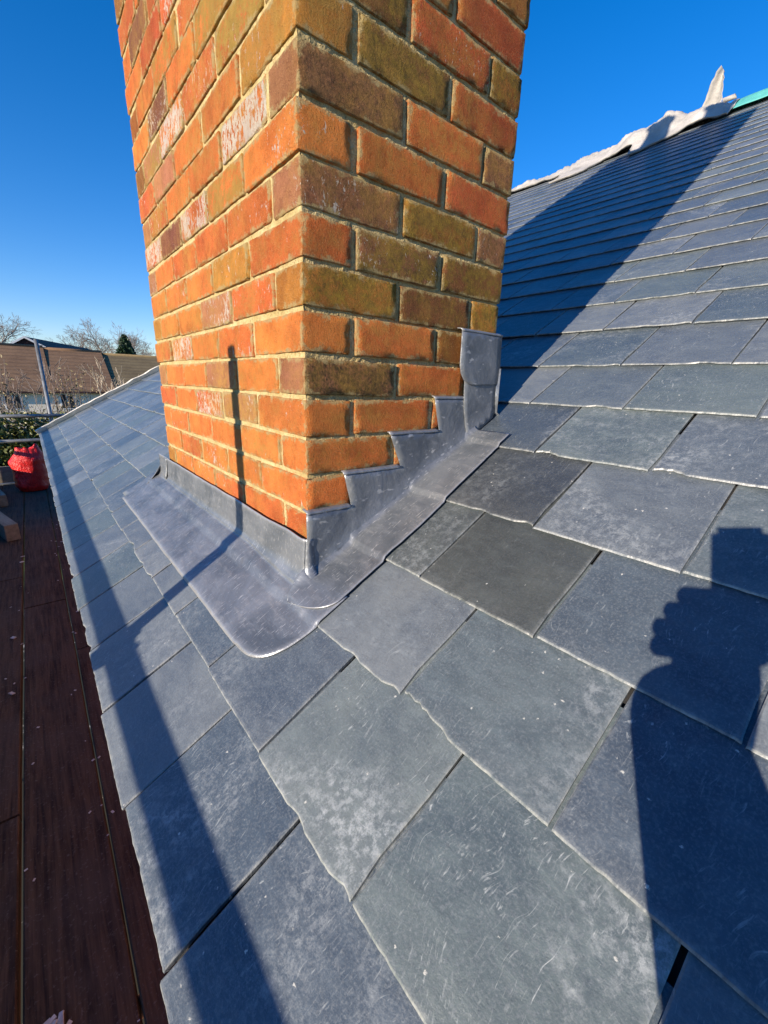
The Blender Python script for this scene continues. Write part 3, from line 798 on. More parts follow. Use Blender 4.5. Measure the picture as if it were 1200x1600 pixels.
o = mesh('sheet', [v - ml for v in V], F, M['white_memb'], memb, True)
md = o.modifiers.new('t', 'SOLIDIFY'); md.thickness = .004
# upright torn flap
V, F = [], []
n, ns = 10, 8
for i in range(n + 1):
    t = i / n
    w = .075 * (1 - t) ** .6 + .010
    cy = 1.26 - .02 * t + .05 * t * t * -.2; zz = 2.98 + .285 * t
    for s in range(ns + 1):
        a_ = s / ns * 2 - 1
        V.append(Vector((RIDGE_X + .07 * (1 - a_ * a_) - .03 + .02 * nz(t * 4, a_ * 3), cy - a_ * w + .02 * nz(t * 5, 3), zz - .05 * a_ * a_ * (1 - t) - .02 * a_)) - ml)
for i in range(n):
    for s in range(ns): q = i * (ns + 1) + s; F.append((q, q + 1, q + ns + 2, q + ns + 1))
o = mesh('torn_flap', V, F, M['white_memb'], memb, True); md = o.modifiers.new('t', 'SOLIDIFY'); md.thickness = .004
bm = bmesh.new()                      # a rolled scrap beside the flap
for i in range(14):
    a0 = i / 14 * 5.5; 
    for yy in (1.06, 1.16): bm.verts.new(Vector((RIDGE_X - .03 + (.032 - .0012 * i) * math.cos(a0), yy + .01 * math.sin(a0), 2.975 + (.032 - .0012 * i) * math.sin(a0))) - ml)
bm.verts.ensure_lookup_table()
for i in range(13): bm.faces.new((bm.verts[2 * i], bm.verts[2 * i + 1], bm.verts[2 * i + 3], bm.verts[2 * i + 2]))
o = from_bm('rolled_scrap', bm, M['white_memb'], memb, True); md = o.modifiers.new('t', 'SOLIDIFY'); md.thickness = .004
V, F = [], []
n, ns = 80, 16
for i in range(n + 1):
    y = Y0 + .1 + (1.17 - Y0 - .1) * i / n
    for s in range(ns + 1):
        d = -.16 + .5 * s / ns + .03 * nz(y * 4, 8)
        h = .03 + .055 * math.exp(-(d / .14) ** 2) + .02 * nz(y * 4, d * 6, 3)
        h = max(h, .018)
        p = roofp(RIDGE_U + d, y, h) if d < 0 else Vector((RIDGE_X + d * CP, y, roofp(RIDGE_U, 0).z - d * SP + h))
        V.append(p)
for i in range(n):
    for s in range(ns): q = i * (ns + 1) + s; F.append((q, q + ns + 1, q + ns + 2, q + 1))
o = mesh('roofing_membrane', V, F, M['teal_memb'], None, True); md = o.modifiers.new('t', 'SOLIDIFY'); md.thickness = .003
tag(o, 'teal green membrane over the ridge beside the torn white one', 'membrane')

# ------------------------------------------------------------------ scaffold
DZ = -1.22
scaf = tag(empty('scaffold', (-.9, 2, -4.4)), 'tube scaffold with timber deck running along the eaves', 'scaffold')
def sc(o): return child_world(o, scaf)
RT = .0242
for y in (-2.4, .108, 4.86, 7.15):
    sc(tube('standard', (-1.42, y, -4.4), (-1.42, y, .70 if y == .108 else .62), RT, M['galv']))
    sc(tube('standard', (-.205, y, -4.4), (-.205, y, .70), RT, M['galv'])) if y > 7 else None
    sc(tube('transom', (-1.62, y + .05, DZ - .065), (-.14, y + .05, DZ - .065), RT, M['galv']))
for x, z in ((-1.371, -.052), (-1.371, -.52)): sc(tube('guard_rail', (x, -4.2, z), (x, 7.5, z), RT, M['galv']))
sc(tube('ledger', (-1.371, -4.2, DZ - .115), (-1.371, 7.5, DZ - .115), RT, M['galv']))
for z in (-.325, -.665): sc(tube('end_rail', (-1.7, 7.10, z), (.9, 7.10, z), RT, M['galv']))
for y in (.108, 4.86, 7.15, -2.4):
    for z in (-.052, -.52):
        bm = bmesh.new(); bm_box(bm, (-1.455, y - .036, z - .034), (-1.338, y + .036, z + .034)); bmesh.ops.bevel(bm, geom=bm.edges[:], offset=.012, segments=2, affect='EDGES')
        bm_tube(bm, (-1.40, y - .03, z + .02), (-1.36, y - .062, z + .02), .009, seg=8)
        sc(from_bm('coupler', bm, M['coupler']))
def board(x0, y0, y1, z0, w=.222, t=.038, name='board', vertical=False):
    bm = bmesh.new(); n = int((y1 - y0) / .12)
    rings = []
    for i in range(n + 1):
        y = y0 + (y1 - y0) * i / n; s_ = .0025 * nz(y * 1.3, x0 * 9); zz = z0 + .004 * nz(y * .9, x0 * 5 + 3); e = .0022 * nz(y * 5, x0 * 7 + 1)
        if not vertical: pts = [(x0 + s_, zz), (x0 + w + s_ + e, zz), (x0 + w + s_ + e - .001, zz + t - .004), (x0 + w + s_ + e - .005, zz + t), (x0 + s_ + .005, zz + t), (x0 + s_ + .001, zz + t - .004)]
        else: pts = [(x0 + s_, zz), (x0 + t + s_, zz), (x0 + t + s_, zz + w), (x0 + s_, zz + w)]
        rings.append([bm.verts.new((px, y, pz)) for px, pz in pts])
    for a_, b_ in zip(rings, rings[1:]):
        m_ = len(a_)
        for k in range(m_): bm.faces.new((a_[k], b_[k], b_[(k + 1) % m_], a_[(k + 1) % m_]))
    bm.faces.new(rings[0][::-1]); bm.faces.new(rings[-1])
    bmesh.ops.recalc_face_normals(bm, faces=bm.faces)
    return sc(from_bm(name, bm, M['board']))
bx = -.425
for k in range(5):
    x0 = bx - .2262 * k - .222
    cuts = [(-4.1, -.62), (-.61, 2.62), (2.635, 6.85)] if k % 2 == 0 else [(-4.1, .9), (.91, 3.2), (3.21, 6.85)]
    for (a_, b_) in cuts: board(x0, a_, b_, DZ - .038 + R.uniform(-.002, .002), w=.222 - (.004 if k == 1 else 0))
for (a_, b_) in ((-4.1, 1.9), (1.91, 6.85)): board(-.4215, a_, b_, DZ - .036)
board(-1.345, -4.1, 6.9, DZ + .004, w=.225, t=.038, name='toe_board', vertical=True)
board(-1.345, -4.1, 6.9, DZ + .231, w=.225, t=.038, name='toe_board', vertical=True)  # upper toe board added out of view, stacked to keep the deck in shadow
bm = bmesh.new(); bm_box(bm, (-1.345, 6.98, DZ + .002), (-.12, 7.02, DZ + .225)); sc(from_bm('toe_board', bm, M['timber']))

# ------------------------------------------------------------------ red rubble sack
def sack():
    bm = bmesh.new(); n, m_ = 40, 30
    rows = []
    for j in range(m_ + 1):
        t = j / m_
        z = .68 * t
        r_ = .235 * (1 - .10 * (1 - t) ** 2) * (1 - .34 * smoothstep(.72, 1, t)) * (.86 + .14 * smoothstep(0, .12, t))
        row = []
        for i in range(n):
            a_ = 2 * math.pi * i / n
            k = 1 + .10 * nz(math.cos(a_) * 1.8, math.sin(a_) * 1.8, t * 3.5) + .05 * nz(math.cos(a_) * 4, math.sin(a_) * 4, t * 8 + 3) + (.10 * math.cos(3 * a_ + 1) * smoothstep(.7, 1, t))
            row.append(bm.verts.new((r_ * k * math.cos(a_) * 1.0, r_ * k * math.sin(a_) * .9, z + (.10 * nz(math.cos(a_) * 2, math.sin(a_) * 2, 9) + .05 * math.cos(a_ + .6)) * smoothstep(.5, 1, t))))
        rows.append(row)
    for a_, b_ in zip(rows, rows[1:]):
        for i in range(n): bm.faces.new((a_[i], a_[(i + 1) % n], b_[(i + 1) % n], b_[i]))
    bm.faces.new(rows[0][::-1])
    c_ = bm.verts.new((.02, .0, .63))
    for i in range(n): bm.faces.new((rows[-1][i], rows[-1][(i + 1) % n], c_))
    root = empty('rubble_sack', (-.545, 6.35, DZ + .004)); root.scale = (.80, .80, .80)
    tag(root, 'bulging red plastic rubble sack standing at the end of the scaffold deck', 'sack')
    from_bm('bag_body', bm, M['red_bag'], root, True)
    bm = bmesh.new(); m2 = 24                         # gathered open mouth
    top = [bm.verts.new(((.11 + .02 * math.sin(5 * 2 * math.pi * i / m2)) * math.cos(2 * math.pi * i / m2), (.10 + .02 * math.cos(4 * 2 * math.pi * i / m2)) * math.sin(2 * math.pi * i / m2), .655)) for i in range(m2)]
    tp2 = [bm.verts.new(((.125 + .02 * math.sin(5 * 2 * math.pi * i / m2 + .4)) * math.cos(2 * math.pi * i / m2), (.11 + .02 * math.cos(4 * 2 * math.pi * i / m2)) * math.sin(2 * math.pi * i / m2), (.675) + .02 * math.sin(3 * 2 * math.pi * i / m2))) for i in range(m2)]
    for i in range(m2): bm.faces.new((top[i], top[(i + 1) % m2], tp2[(i + 1) % m2], tp2[i]))
    o = from_bm('bag_mouth', bm, M['red_bag'], root, True); md = o.modifiers.new('t', 'SOLIDIFY'); md.thickness = .004
    return root
sack()
def timber(loc, rz_, size, label):
    o = box('timber_offcut', (-size[0] / 2, -size[1] / 2, 0), (size[0] / 2, size[1] / 2, size[2]), M['timber'], None, .003)
    o.location = loc; o.rotation_euler = (0, 0, rz_); tag(o, label, 'timber')
timber((-.86, 4.75, DZ + .004), rad(14), (.10, 1.2, .15), 'thick grey sawn timber lying on the deck nearest along its left edge')
timber((-.90, 6.0, DZ + .004), rad(10), (.075, .9, .13), 'grey sawn timber lying on the deck beside the red sack')
# slate chips and crumbs on the deck
bm = bmesh.new(); rr = random.Random(3)
for k in range(60):
    x = rr.choice([-.425, -.425, -.6535, -.66, rr.uniform(-.9, -.25)]) + rr.gauss(0, .02); y = rr.uniform(-.6, 4.5); s_ = rr.uniform(.002, .007) if rr.random() < .9 else .013
    mt = Matrix.Translation((x, y, DZ + .005 + s_ * .2)) @ Matrix.Rotation(rr.uniform(0, 6), 4, 'Z') @ Matrix.Rotation(rr.uniform(-.3, .3), 4, 'X')
    bm_box(bm, (-s_, -s_ * .6, -s_ * .15), (s_, s_ * .6, s_ * .15), mt)
for k in range(9):
    s_ = rr.uniform(.008, .018); mt = Matrix.Translation((-.58 + rr.gauss(0, .015), .20 + rr.gauss(0, .015), DZ + .008)) @ Matrix.Rotation(rr.uniform(0, 6), 4, 'Z') @ Matrix.Rotation(rr.uniform(-.5, .5), 4, 'X')
    bm_box(bm, (-s_, -s_ * .5, -.002), (s_, s_ * .5, .002), mt)
o = from_bm('deck_debris', bm, M['chip']); tag(o, 'pale chips of slate and mortar scattered on the scaffold deck', 'debris', kind='stuff')

# ------------------------------------------------------------------ background houses
def tile_mat(name, c1, c2):
    m = NT(name); v = m.pos()
    w = m.n('ShaderNodeTexWave', {'Vector': v, 'Scale': 1.6, 'Distortion': 1.5, 'Detail': 3.0}, bands_direction='Z').outputs[1]
    n1 = m.noise(v, .8, 5, .7); n2 = m.noise(v, 9, 4, .7)
    c = m.mix(m.ramp(m.math('ADD', m.mul(n1, .6), m.mul(n2, .4)), [(.36, 0), (.64, 1)]), c1, c2)
    c = m.mix(m.ramp(w, [(.0, .35), (.3, 0)]), c, (.03, .02, .014))
    return m.fin(c, .9, m.bump(w, .4, .03))
M['tile_a'] = tile_mat('brown_tile', (.15, .085, .045), (.25, .15, .08)); M['tile_b'] = tile_mat('mossy_tile', (.13, .095, .045), (.21, .16, .08)); M['tile_c'] = tile_mat('dark_tile', (.05, .05, .045), (.10, .095, .08))
M['render'] = mat_simple('cream_render', (.66, .60, .48), (.85, .79, .66), 1.2, .9, .2)
M['plum'] = mat_simple('dark_brick_gable', (.022, .010, .012), (.045, .02, .022), 5, .9)
M['glass'] = mat_simple('window_glass', (.03, .035, .04), (.05, .055, .06), 2, .08, 0)
M['upvc'] = mat_simple('white_frame', (.72, .72, .70), (.82, .82, .80), 3, .5, 0)
def bg_house(x0, x1, yf, zr, ze, roofmat, label, windows, depth=8.0):
    root = tag(empty('terraced_house', ((x0 + x1) / 2, yf + depth / 2, -4.4)), label, 'house', 'far row of houses beyond the hedge')
    def w_(o): return child_world(o, root)
    w_(box('wall', (x0 + .02, yf + .3, -4.4), (x1 - .02, yf + depth - .3, ze - .03), M['render']))
    ym = yf + depth / 2; t = .12
    bm = bmesh.new()
    pts = [(yf, ze), (ym, zr), (yf + depth, ze), (yf + depth, ze - t), (ym, zr - t), (yf, ze - t)]
    ra = [bm.verts.new((x0, y, z)) for y, z in pts]; rb = [bm.verts.new((x1, y, z)) for y, z in pts]
    for k in range(6): bm.faces.new((ra[k], ra[(k + 1) % 6], rb[(k + 1) % 6], rb[k]))
    bm.faces.new((ra[0], ra[5], ra[4], ra[1])); bm.faces.new((ra[1], ra[4], ra[3], ra[2])); bm.faces.new((rb[0], rb[1], rb[4], rb[5])); bm.faces.new((rb[1], rb[2], rb[3], rb[4]))
    bmesh.ops.recalc_face_normals(bm, faces=bm.faces)
    rf = w_(from_bm('roof', bm, roofmat))
    bm = bmesh.new(); bm_tube(bm, (x0, ym, zr - .02), (x1, ym, zr - .02), .11, seg=10); o = from_bm('ridge_tile', bm, roofmat); o.parent = rf
    for xg in (x0 + .05, x1 - .05):
        o = mesh('gable', [(xg, yf + .35, ze - .05), (xg, yf + depth - .35, ze - .05), (xg, ym, zr - t - .02)], [(0, 1, 2)], M['render']); w_(o)
    w_(box('gutter', (x0, yf - .1, ze - .16), (x1, yf - .01, ze - .08), M['plum']))
    for (wx, wz, ww, wh) in windows:
        f = w_(box('window', (wx - ww / 2, yf + .26, wz - wh / 2), (wx + ww / 2, yf + .299, wz + wh / 2), M['upvc']))
        for s in (-1, 1):
            g = box('pane', (wx + (-ww / 2 + .07 if s < 0 else .035), yf + .25, wz - wh / 2 + .07), (wx + (-.035 if s < 0 else ww / 2 - .07), yf + .259, wz + wh / 2 - .07), M['glass']); g.parent = f
    return root
bg_house(-7.5, .70, 30, 1.82, -.64, M['tile_a'], 'far white house with brown tiled roof behind the leaning scaffold tube', [(-1.15, -1.25, .75, .9), (-4.5, -1.25, 1.1, .9)])
bg_house(.72, 3.70, 30.0, 1.73, -.62, M['tile_a'], 'far white house with brown roof behind the pale bare birch', [(1.25, -1.25, .7, .9)])
bg_house(3.72, 13.5, 30.0, 1.60, -.70, M['tile_b'], 'far house with mossy olive brown roof beside the chimney', [(5.5, -1.35, .9, .9), (8, -1.35, 1.1, .9)])
bgo = tag(empty('gabled_house', (1.5, 46, -4.4)), 'distant dark roofed house whose white edged gable peeks over the brown roofs', 'house')
bm = bmesh.new(); xa, xb, xm = -.95, 1.35, .0
# gable faces the camera, ridge runs to the right and back
pts = [(-1.15, 2.35), (.0, 3.08), (1.3, 2.35)]
ra = [bm.verts.new((x, 46, z)) for x, z in pts]; rb = [bm.verts.new((x + 5.2, 56, z - .15)) for x, z in pts]
for k in range(2): bm.faces.new((ra[k], ra[k + 1], rb[k + 1], rb[k]))
child_world(from_bm('roof', bm, M['tile_c']), bgo)
bm = bmesh.new()
for k in range(2):
    a_, b_ = Vector((pts[k][0], 45.9, pts[k][1])), Vector((pts[k + 1][0], 45.9, pts[k + 1][1]))
    dn = Vector((0, 0, -.16)); q = [a_, b_, b_ + dn, a_ + dn]
    f1 = [bm.verts.new(p + Vector((0, 0, .03))) for p in q]; f2 = [bm.verts.new(p + Vector((0, .09, .03))) for p in q]
    bm.faces.new(f1); bm.faces.new(f2[::-1])
    for i in range(4): bm.faces.new((f1[i], f2[i], f2[(i + 1) % 4], f1[(i + 1) % 4]))
bmesh.ops.recalc_face_normals(bm, faces=bm.faces)
child_world(from_bm('barge_board', bm, M['upvc']), bgo)
child_world(box('wall', (-1.0, 46.1, -4.4), (1.15, 54, 2.3), M['plum']), bgo)
o = mesh('gable', [(-1.0, 46.1, 2.3), (1.15, 46.1, 2.3), (.0, 46.1, 3.0)], [(0, 1, 2)], M['plum']); child_world(o, bgo)

# ------------------------------------------------------------------ vegetation
M['bark'] = mat_simple('grey_bark', (.13, .115, .10), (.24, .215, .19), 6, .9)
M['birch'] = mat_simple('pale_bark', (.36, .30, .21), (.52, .45, .35), 6, .85)
M['twig'] = mat_simple('twig_bark', (.17, .135, .11), (.27, .22, .185), 4, .9)
M['conifer'] = mat_leaf('conifer_needles', (.012, .035, .016), (.03, .07, .028), (.022, .05, .03))
M['hedge'] = mat_leaf('ivy_leaves', (.035, .06, .012), (.12, .13, .025), (.30, .27, .09), .4)
M['pale_leaf'] = mat_leaf('pale_dry_leaves', (.20, .155, .075), (.36, .29, .16), (.10, .11, .04), .6)
def bare_tree(name, label, base, height, spread, seed, mat_t, mat_b, depth=6, r0=.16, lean=0, trunk_frac=.22, group=None, minr=.006):
    rr = random.Random(seed)
    root = tag(empty(name, base), label, 'tree', group)
    bt, bb = bmesh.new(), bmesh.new()
    def grow(p, d, L, r, lv):
        n = 3 if lv < 3 else 2
        bm = bt if lv <= 1 else bb
        q = p
        for i in range(n):
            d = (d + Vector((rr.gauss(0, .13), rr.gauss(0, .13), rr.gauss(0, .07) + .04))).normalized()
            e = q + d * L / n; ra = r * (1 - .35 * i / n); rb_ = r * (1 - .35 * (i + 1) / n)
            bm_tube(bm, q, e, max(ra, minr), max(rb_, minr * .8), seg=6 if lv < 2 else 3, cap=False); q = e
        if lv >= depth: return
        k = rr.choice([2, 3, 3]) if lv < depth - 1 else 3
        for i in range(k):
            an = rr.uniform(.3, .85) * spread; az = rr.uniform(0, 6.28)
            ax = d.orthogonal().normalized(); ax.rotate(Quaternion(d, az)); nd = d.copy(); nd.rotate(Quaternion(ax, an))
            grow(q if rr.random() < .7 else p.lerp(q, rr.uniform(.5, .95)), nd, L * rr.uniform(.62, .86), r * .62, lv + 1)
    grow(Vector((0, 0, 0)), Vector((lean, 0, 1)).normalized(), height * trunk_frac, r0, 0)
    from_bm('trunk', bt, mat_t, root, True); from_bm('crown', bb, mat_b, root)
    return root
TG = 'bare trees beyond the far houses'
bare_tree('bare_tree', 'big bare grey tree rising at the left edge behind the brown roofs', (-1.2, 60, -4.4), 14.5, 1.0, 5, M['bark'], M['twig'], 8, .28, 0, .26, TG, .009)
bare_tree('bare_tree', 'bare tree standing just left of the dark conifer', (7.1, 58, -4.4), 12.6, 1.0, 8, M['bark'], M['twig'], 8, .25, 0, .25, TG, .009)
bare_tree('bare_tree', 'bare tree standing just right of the dark conifer', (10.6, 60, -4.4), 11.2, 1.0, 13, M['bark'], M['twig'], 8, .22, 0, .25, TG, .009)
bare_tree('bare_tree', 'small far bare tree over the right slope of the distant gable', (4.4, 64, -4.4), 12, 1.0, 21, M['bark'], M['twig'], 8, .2, 0, .25, TG, .009)
bare_tree('birch_tree', 'slim pale bare birch against the brown roof', (1.50, 19, -4.4), 5.2, .62, 31, M['birch'], M['birch'], 5, .055, -.02, .36, None, .010)
bare_tree('bare_sapling', 'thin bare pink stemmed sapling right behind the scaffold tube', (.22, 16.5, -4.4), 4.3, .8, 44, M['birch'], M['twig'], 5, .04, 0, .40, None, .008)
def leaf_mesh(name, pts, size, mat, parent, rr, squash=1.0):
    V, F = [], []
    for p in pts:
        s = size * rr.uniform(.55, 1.25)
        q = Quaternion((rr.gauss(0, 1), rr.gauss(0, 1), rr.gauss(0, 1), rr.gauss(0, 1))).normalized()
        b = len(V)
        for c in ((-s, 0, 0), (0, -s * .5 * squash, s * .12), (s, 0, 0), (0, s * .5 * squash, s * .12)): V.append(p + q @ Vector(c))
        F.append((b, b + 1, b + 2, b + 3))
    return mesh(name, V, F, mat, parent)
# conifer
rr = random.Random(4)
con = tag(empty('conifer_tree', (8.05, 52, -4.4)), 'dark green conifer standing above the mossy roof near the chimney', 'tree')
bm = bmesh.new(); bm_tube(bm, (0, 0, 0), (0, 0, 8.4), .2, .03, 8); from_bm('trunk', bm, M['bark'], con)
pts = []
for k in range(9000):
    t = rr.random() ** .8; z = 2.2 + 6.5 * t
    rm = 2.3 * (1 - t) ** .6 + .1; a_ = rr.uniform(0, 6.28)
    lob = .72 + .28 * math.sin(a_ * 5 + z * 3) * math.sin(z * 4.1 + a_)
    r_ = rm * lob * rr.uniform(.35, 1) ** .5
    pts.append(Vector((r_ * math.cos(a_), r_ * math.sin(a_), z - r_ * .35)))
leaf_mesh('crown', pts, .16, M['conifer'], con, rr)
# hedge
hd = tag(empty('hedge', (-1.5, 13.2, -4.4)), 'thick ivy green hedge behind the scaffold rails', 'hedge')
pts = []
for k in range(26000):
    x = rr.uniform(-7.5, 4.2); d = rr.random() ** 2
    top = 3.68 + .20 * nz(x * 1.1, 3) + .12 * nz(x * 4, 7)
    z = top * rr.uniform(.42, 1) ** .7
    y = -.75 + 1.3 * d + .16 * nz(x * 2.5, z * 2.5, 1) + .3 * smoothstep(top - .5, top, z)
    pts.append(Vector((x, y, z)))
leaf_mesh('foliage', pts, .062, M['hedge'], hd, rr)
bm = bmesh.new()
for k in range(26):
    x = -7.3 + .44 * k + rr.uniform(-.1, .1); bm_tube(bm, (x, .1, 0), (x + rr.uniform(-.2, .2), .1 + rr.uniform(-.1, .1), 3.2), .03, .012, 5)
from_bm('stems', bm, M['bark'], hd)
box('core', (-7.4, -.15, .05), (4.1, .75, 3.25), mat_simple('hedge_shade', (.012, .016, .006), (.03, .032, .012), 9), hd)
# shrubs with pale dry leaves
def shrub(base, h, w, n, label, seed, mat):
    rr = random.Random(seed); root = tag(empty('shrub', base), label, 'shrub'); bm = bmesh.new(); pts = []
    for k in range(26):
        a_ = rr.uniform(0, 6.28); e = Vector((w * .5 * math.cos(a_) * rr.random(), w * .5 * math.sin(a_) * rr.random(), h * rr.uniform(.7, 1)))
        m1 = e * .5 + Vector((rr.gauss(0, .1), rr.gauss(0, .1), 0)); bm_tube(bm, (0, 0, 0), m1, .022, .014, 5, False); bm_tube(bm, m1, e, .014, .005, 4, False)
        for j in range(n // 26):
            t = rr.uniform(.35, 1); pts.append(e * t + Vector((rr.gauss(0, .13), rr.gauss(0, .13), rr.gauss(0, .12))))
    from_bm('stems', bm, M['twig'], root); leaf_mesh('leaves', pts, .05, mat, root, rr)
shrub((.82, 17.5, -4.4), 5.0, 1.5, 900, 'pale dry leaved shrub reaching up between the tube and the birch', 3, M['pale_leaf'])
shrub((-1.15, 16.8, -4.4), 5.1, 1.5, 800, 'pale dry leaved shrub at the left edge in front of the white wall', 6, M['pale_leaf'])
shrub((-.35, 21.5, -4.4), 3.6, 2.4, 1500, 'low green shrub under the white wall of the far house', 9, M['hedge'])
shrub((2.6, 20.5, -4.4), 3.7, 2.2, 1500, 'green and cream shrub where the far wall meets the roof verge', 12, M['hedge'])

# ------------------------------------------------------------------ the photographer and the phone (they cast the shadow at lower right)
FW = -BACK
def cl(r, u, d): return CAM + RIGHT * r + UP * u + FW * d
M['skin'] = mat_simple('skin', (.50, .27, .19), (.60, .34, .25), 8, .55, .1)
M['jacket'] = mat_simple('navy_jacket', (.02, .025, .045), (.04, .05, .08), 9, .8, .3)
M['trousers'] = mat_simple('grey_work_trousers', (.05, .05, .05), (.09, .088, .08), 9, .85, .3)
M['boots'] = mat_simple('leather_boots', (.10, .055, .025), (.17, .10, .05), 12, .6)
M['wool'] = mat_simple('dark_wool', (.03, .03, .032), (.06, .06, .065), 40, .95, .5)
M['phone'] = mat_simple('phone_glass', (.012, .012, .014), (.02, .02, .022), 3, .15, 0)
ph = bmesh.new()
bm_box(ph, (-.016, -.136, -.0085), (.060, .014, -.0012))
bmesh.ops.bevel(ph, geom=[e for e in ph.edges if abs(e.verts[0].co.z - e.verts[1].co.z) > .005], offset=.009, segments=4, affect='EDGES')
po = from_bm('mobile_phone', ph, M['phone'])
po.matrix_world = Matrix(((RIGHT.x, UP.x, BACK.x, CAM.x), (RIGHT.y, UP.y, BACK.y, CAM.y), (RIGHT.z, UP.z, BACK.z, CAM.z), (0, 0, 0, 1))) @ Matrix.Translation((0, 0, .012))
tag(po, 'black mobile phone held up in one hand, throwing the square topped shadow', 'phone')
def skin(name, chain, edges, subs=2):
    me = bpy.data.meshes.new(name); me.from_pydata([tuple(p) for p, r_ in chain], edges, []); me.update()
    o = bpy.data.objects.new(name, me); col.objects.link(o)
    o.modifiers.new('Skin', 'SKIN'); sb = o.modifiers.new('Sub', 'SUBSURF'); sb.levels = subs; sb.render_levels = subs
    o.modifiers['Skin'].use_smooth_shade = True
    dat = me.skin_vertices[0].data
    for i, (p, r_) in enumerate(chain):
        dat[i].radius = r_ if hasattr(r_, '__len__') else (r_, r_)
        dat[i].use_root = (i == 0)
    bpy.context.view_layer.update()
    m2 = bpy.data.meshes.new_from_object(o.evaluated_get(bpy.context.evaluated_depsgraph_get()))
    bpy.data.objects.remove(o)
    return m2
F2 = Vector((.64, .77, 0)).normalized(); R2 = Vector((F2.y, -F2.x, 0))
pel = Vector((-.84, -1.075, -.38))
def pb(r, f, z): return Vector((pel.x, pel.y, 0)) + R2 * r + F2 * f + Vector((0, 0, z))
fz = DZ + .035
wrist = Vector((-.415, -.732, .036)); elbow = Vector((-.535, -.945, -.235)); shR = pb(.185, .10, .055)
chain = [(pb(0, 0, -.38), (.16, .125)), (pb(.01, .02, -.18), (.155, .12)), (pb(.02, .06, -.02), (.18, .14)), (pb(0, .09, .10), (.085, .085)), (pb(0, .11, .16), .058),
         (pb(-.09, 0, -.46), .105), (pb(-.11, .03, -.80), .075), (pb(-.12, -.01, DZ + .10), .055), (pb(-.12, .02, fz), .050), (pb(-.13, .17, fz - .005), .042),
         (pb(.09, 0, -.46), .105), (pb(.12, .06, -.80), .075), (pb(.13, .02, DZ + .10), .055), (pb(.13, .05, fz), .050), (pb(.14, .20, fz - .005), .042),
         (pb(.11, .09, .06), .085), (shR, .070), (shR.lerp(elbow, .5), .060), (elbow, .068), (elbow.lerp(wrist, .5), .066), (elbow.lerp(wrist, 1.2), .048),
         (pb(-.11, .09, .06), .085), (pb(-.165, .08, .04), .064), (pb(-.20, .0, -.12), .056), (pb(-.215, -.03, -.26), .05), (pb(-.235, .09, -.42), .042), (pb(-.24, .15, -.50), .034)]
edges = [(0, 1), (1, 2), (2, 3), (3, 4), (0, 5), (5, 6), (6, 7), (7, 8), (8, 9), (0, 10), (10, 11), (11, 12), (12, 13), (13, 14), (2, 15), (15, 16), (16, 17), (17, 18), (18, 19), (19, 20), (2, 21), (21, 22), (22, 23), (23, 24), (24, 25), (25, 26)]
body = bmesh.new(); body.from_mesh(skin('body', chain, edges, 2))
nb = len(body.faces)
def add_mesh(me): body.from_mesh(me)
# the hand that holds the phone: palm behind the phone, four fingers round its left edge, thumb on the right
lw = Vector(((wrist - CAM).dot(RIGHT), (wrist - CAM).dot(UP), (wrist - CAM).dot(FW)))
palm = [(cl(lw.x + .004, lw.y - .05, lw.z), .034), (cl(.000, -.172, .008), (.046, .026)), (cl(.006, -.135, .016), (.046, .018)), (cl(.010, -.100, .020), (.040, .014))]
add_mesh(skin('palm', palm, [(0, 1), (1, 2), (2, 3)]))
for k, (u0, ln) in enumerate(((-.080, -1.2), (-.099, .2), (-.118, 1.2), (-.137, 1.2))):
    ch = [(cl(.012, u0 - .004, .020), .0095), (cl(-.030, u0, .021), .0110), (cl(-.060 - .014 * ln, u0 + .002, .008), .0115), (cl(-.046 - .006 * ln, u0 + .004, -.012), .0100), (cl(-.015, u0 + .005, -.019), .0085)]
    add_mesh(skin('finger', ch, [(0, 1), (1, 2), (2, 3), (3, 4)]))
ch = [(cl(.040, -.140, .012), .013), (cl(.066, -.120, .006), .012), (cl(.074, -.098, -.008), .011), (cl(.058, -.078, -.022), .0095)]
add_mesh(skin('thumb', ch, [(0, 1), (1, 2), (2, 3)]))
# relaxed other hand
hb = pb(-.24, .16, -.53)
add_mesh(skin('palm', [(pb(-.24, .15, -.49), .030), (pb(-.235, .165, -.545), (.020, .036)), (pb(-.23, .18, -.585), (.016, .038))], [(0, 1), (1, 2)]))
for k in range(4):
    f0 = .155 + .019 * k
    add_mesh(skin('finger', [(pb(-.232, f0, -.575), .0095), (pb(-.228, f0 + .004, -.618), .009), (pb(-.215, f0 + .006, -.648 - .006 * (k in (1, 2))), .0085), (pb(-.200, f0 + .004, -.668 - .006 * (k in (1, 2))), .0075)], [(0, 1), (1, 2), (2, 3)]))
add_mesh(skin('thumb', [(pb(-.225, .185, -.525), .013), (pb(-.210, .215, -.560), .011), (pb(-.200, .222, -.595), .0095)], [(0, 1), (1, 2)]))
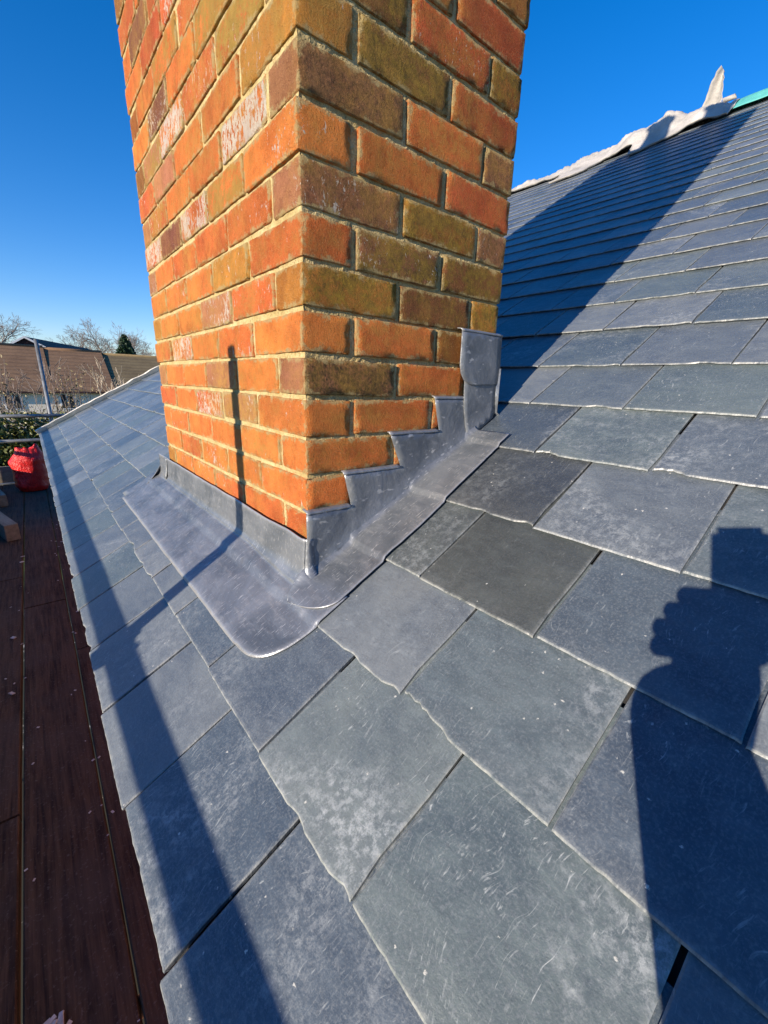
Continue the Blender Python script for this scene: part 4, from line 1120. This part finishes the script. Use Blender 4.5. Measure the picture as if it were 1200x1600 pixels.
# head
hc = pb(0, .145, .265)
hb_ = bmesh.new(); bmesh.ops.create_uvsphere(hb_, u_segments=32, v_segments=24, radius=1)
for v in hb_.verts:
    x, y, z = v.co
    w = .076 * (1 - .22 * smoothstep(.1, -1, z)); dp = .094
    fx = x * w; fy = y * dp; fzv = z * .118
    if y > .3:
        fy += .022 * math.exp(-((x / .18) ** 2 + ((z + .12) / .2) ** 2))            # nose
        fy -= .010 * (math.exp(-(((abs(x) - .38) / .16) ** 2 + ((z - .05) / .12) ** 2)))   # eye sockets
        fy += .006 * math.exp(-((x / .3) ** 2 + ((z + .48) / .07) ** 2)) + .010 * math.exp(-((x / .3) ** 2 + ((z + .85) / .15) ** 2))
    if abs(x) > .8: fx += math.copysign(.012, x) * math.exp(-((y / .18) ** 2 + ((z + .05) / .25) ** 2))   # ears
    v.co = hc + R2 * fx + F2 * fy + Vector((0, 0, fzv))
tmp = bpy.data.meshes.new('head'); hb_.to_mesh(tmp); hb_.free(); add_mesh(tmp)
body.faces.ensure_lookup_table()
for i, f in enumerate(body.faces):
    f.smooth = True; c = f.calc_center_median()
    if i < nb:
        if c.z < DZ + .16: f.material_index = 3
        elif c.z < -.36 and (c - pb(-.25, .1, c.z)).length > .09: f.material_index = 2
        elif c.z > .15 and (c - pb(0, .11, c.z)).length < .08: f.material_index = 0
        else: f.material_index = 1
    else: f.material_index = 0
person = from_bm('person', body, M['skin'])
for k in ('jacket', 'trousers', 'boots'): person.data.materials.append(M[k])
tag(person, 'person in dark jacket holding up a phone, whose shadow falls on the slates', 'person')
hat = bmesh.new(); bmesh.ops.create_uvsphere(hat, u_segments=32, v_segments=20, radius=1)
bmesh.ops.delete(hat, geom=[v for v in hat.verts if v.co.z < .12], context='VERTS')
for v in hat.verts: v.co = hc + R2 * v.co.x * .084 + F2 * (v.co.y * .101 - .004) + Vector((0, 0, v.co.z * .130 + .004))
o = from_bm('beanie', hat, M['wool'], person, True); md = o.modifiers.new('t', 'SOLIDIFY'); md.thickness = .008; md.offset = 1
for s in (-1, 1):
    e = bmesh.new(); bmesh.ops.create_uvsphere(e, u_segments=12, v_segments=8, radius=.0115)
    for v in e.verts: v.co += hc + R2 * (.029 * s) + F2 * .078 + Vector((0, 0, .006))
    from_bm('eye', e, M['upvc'], person, True)
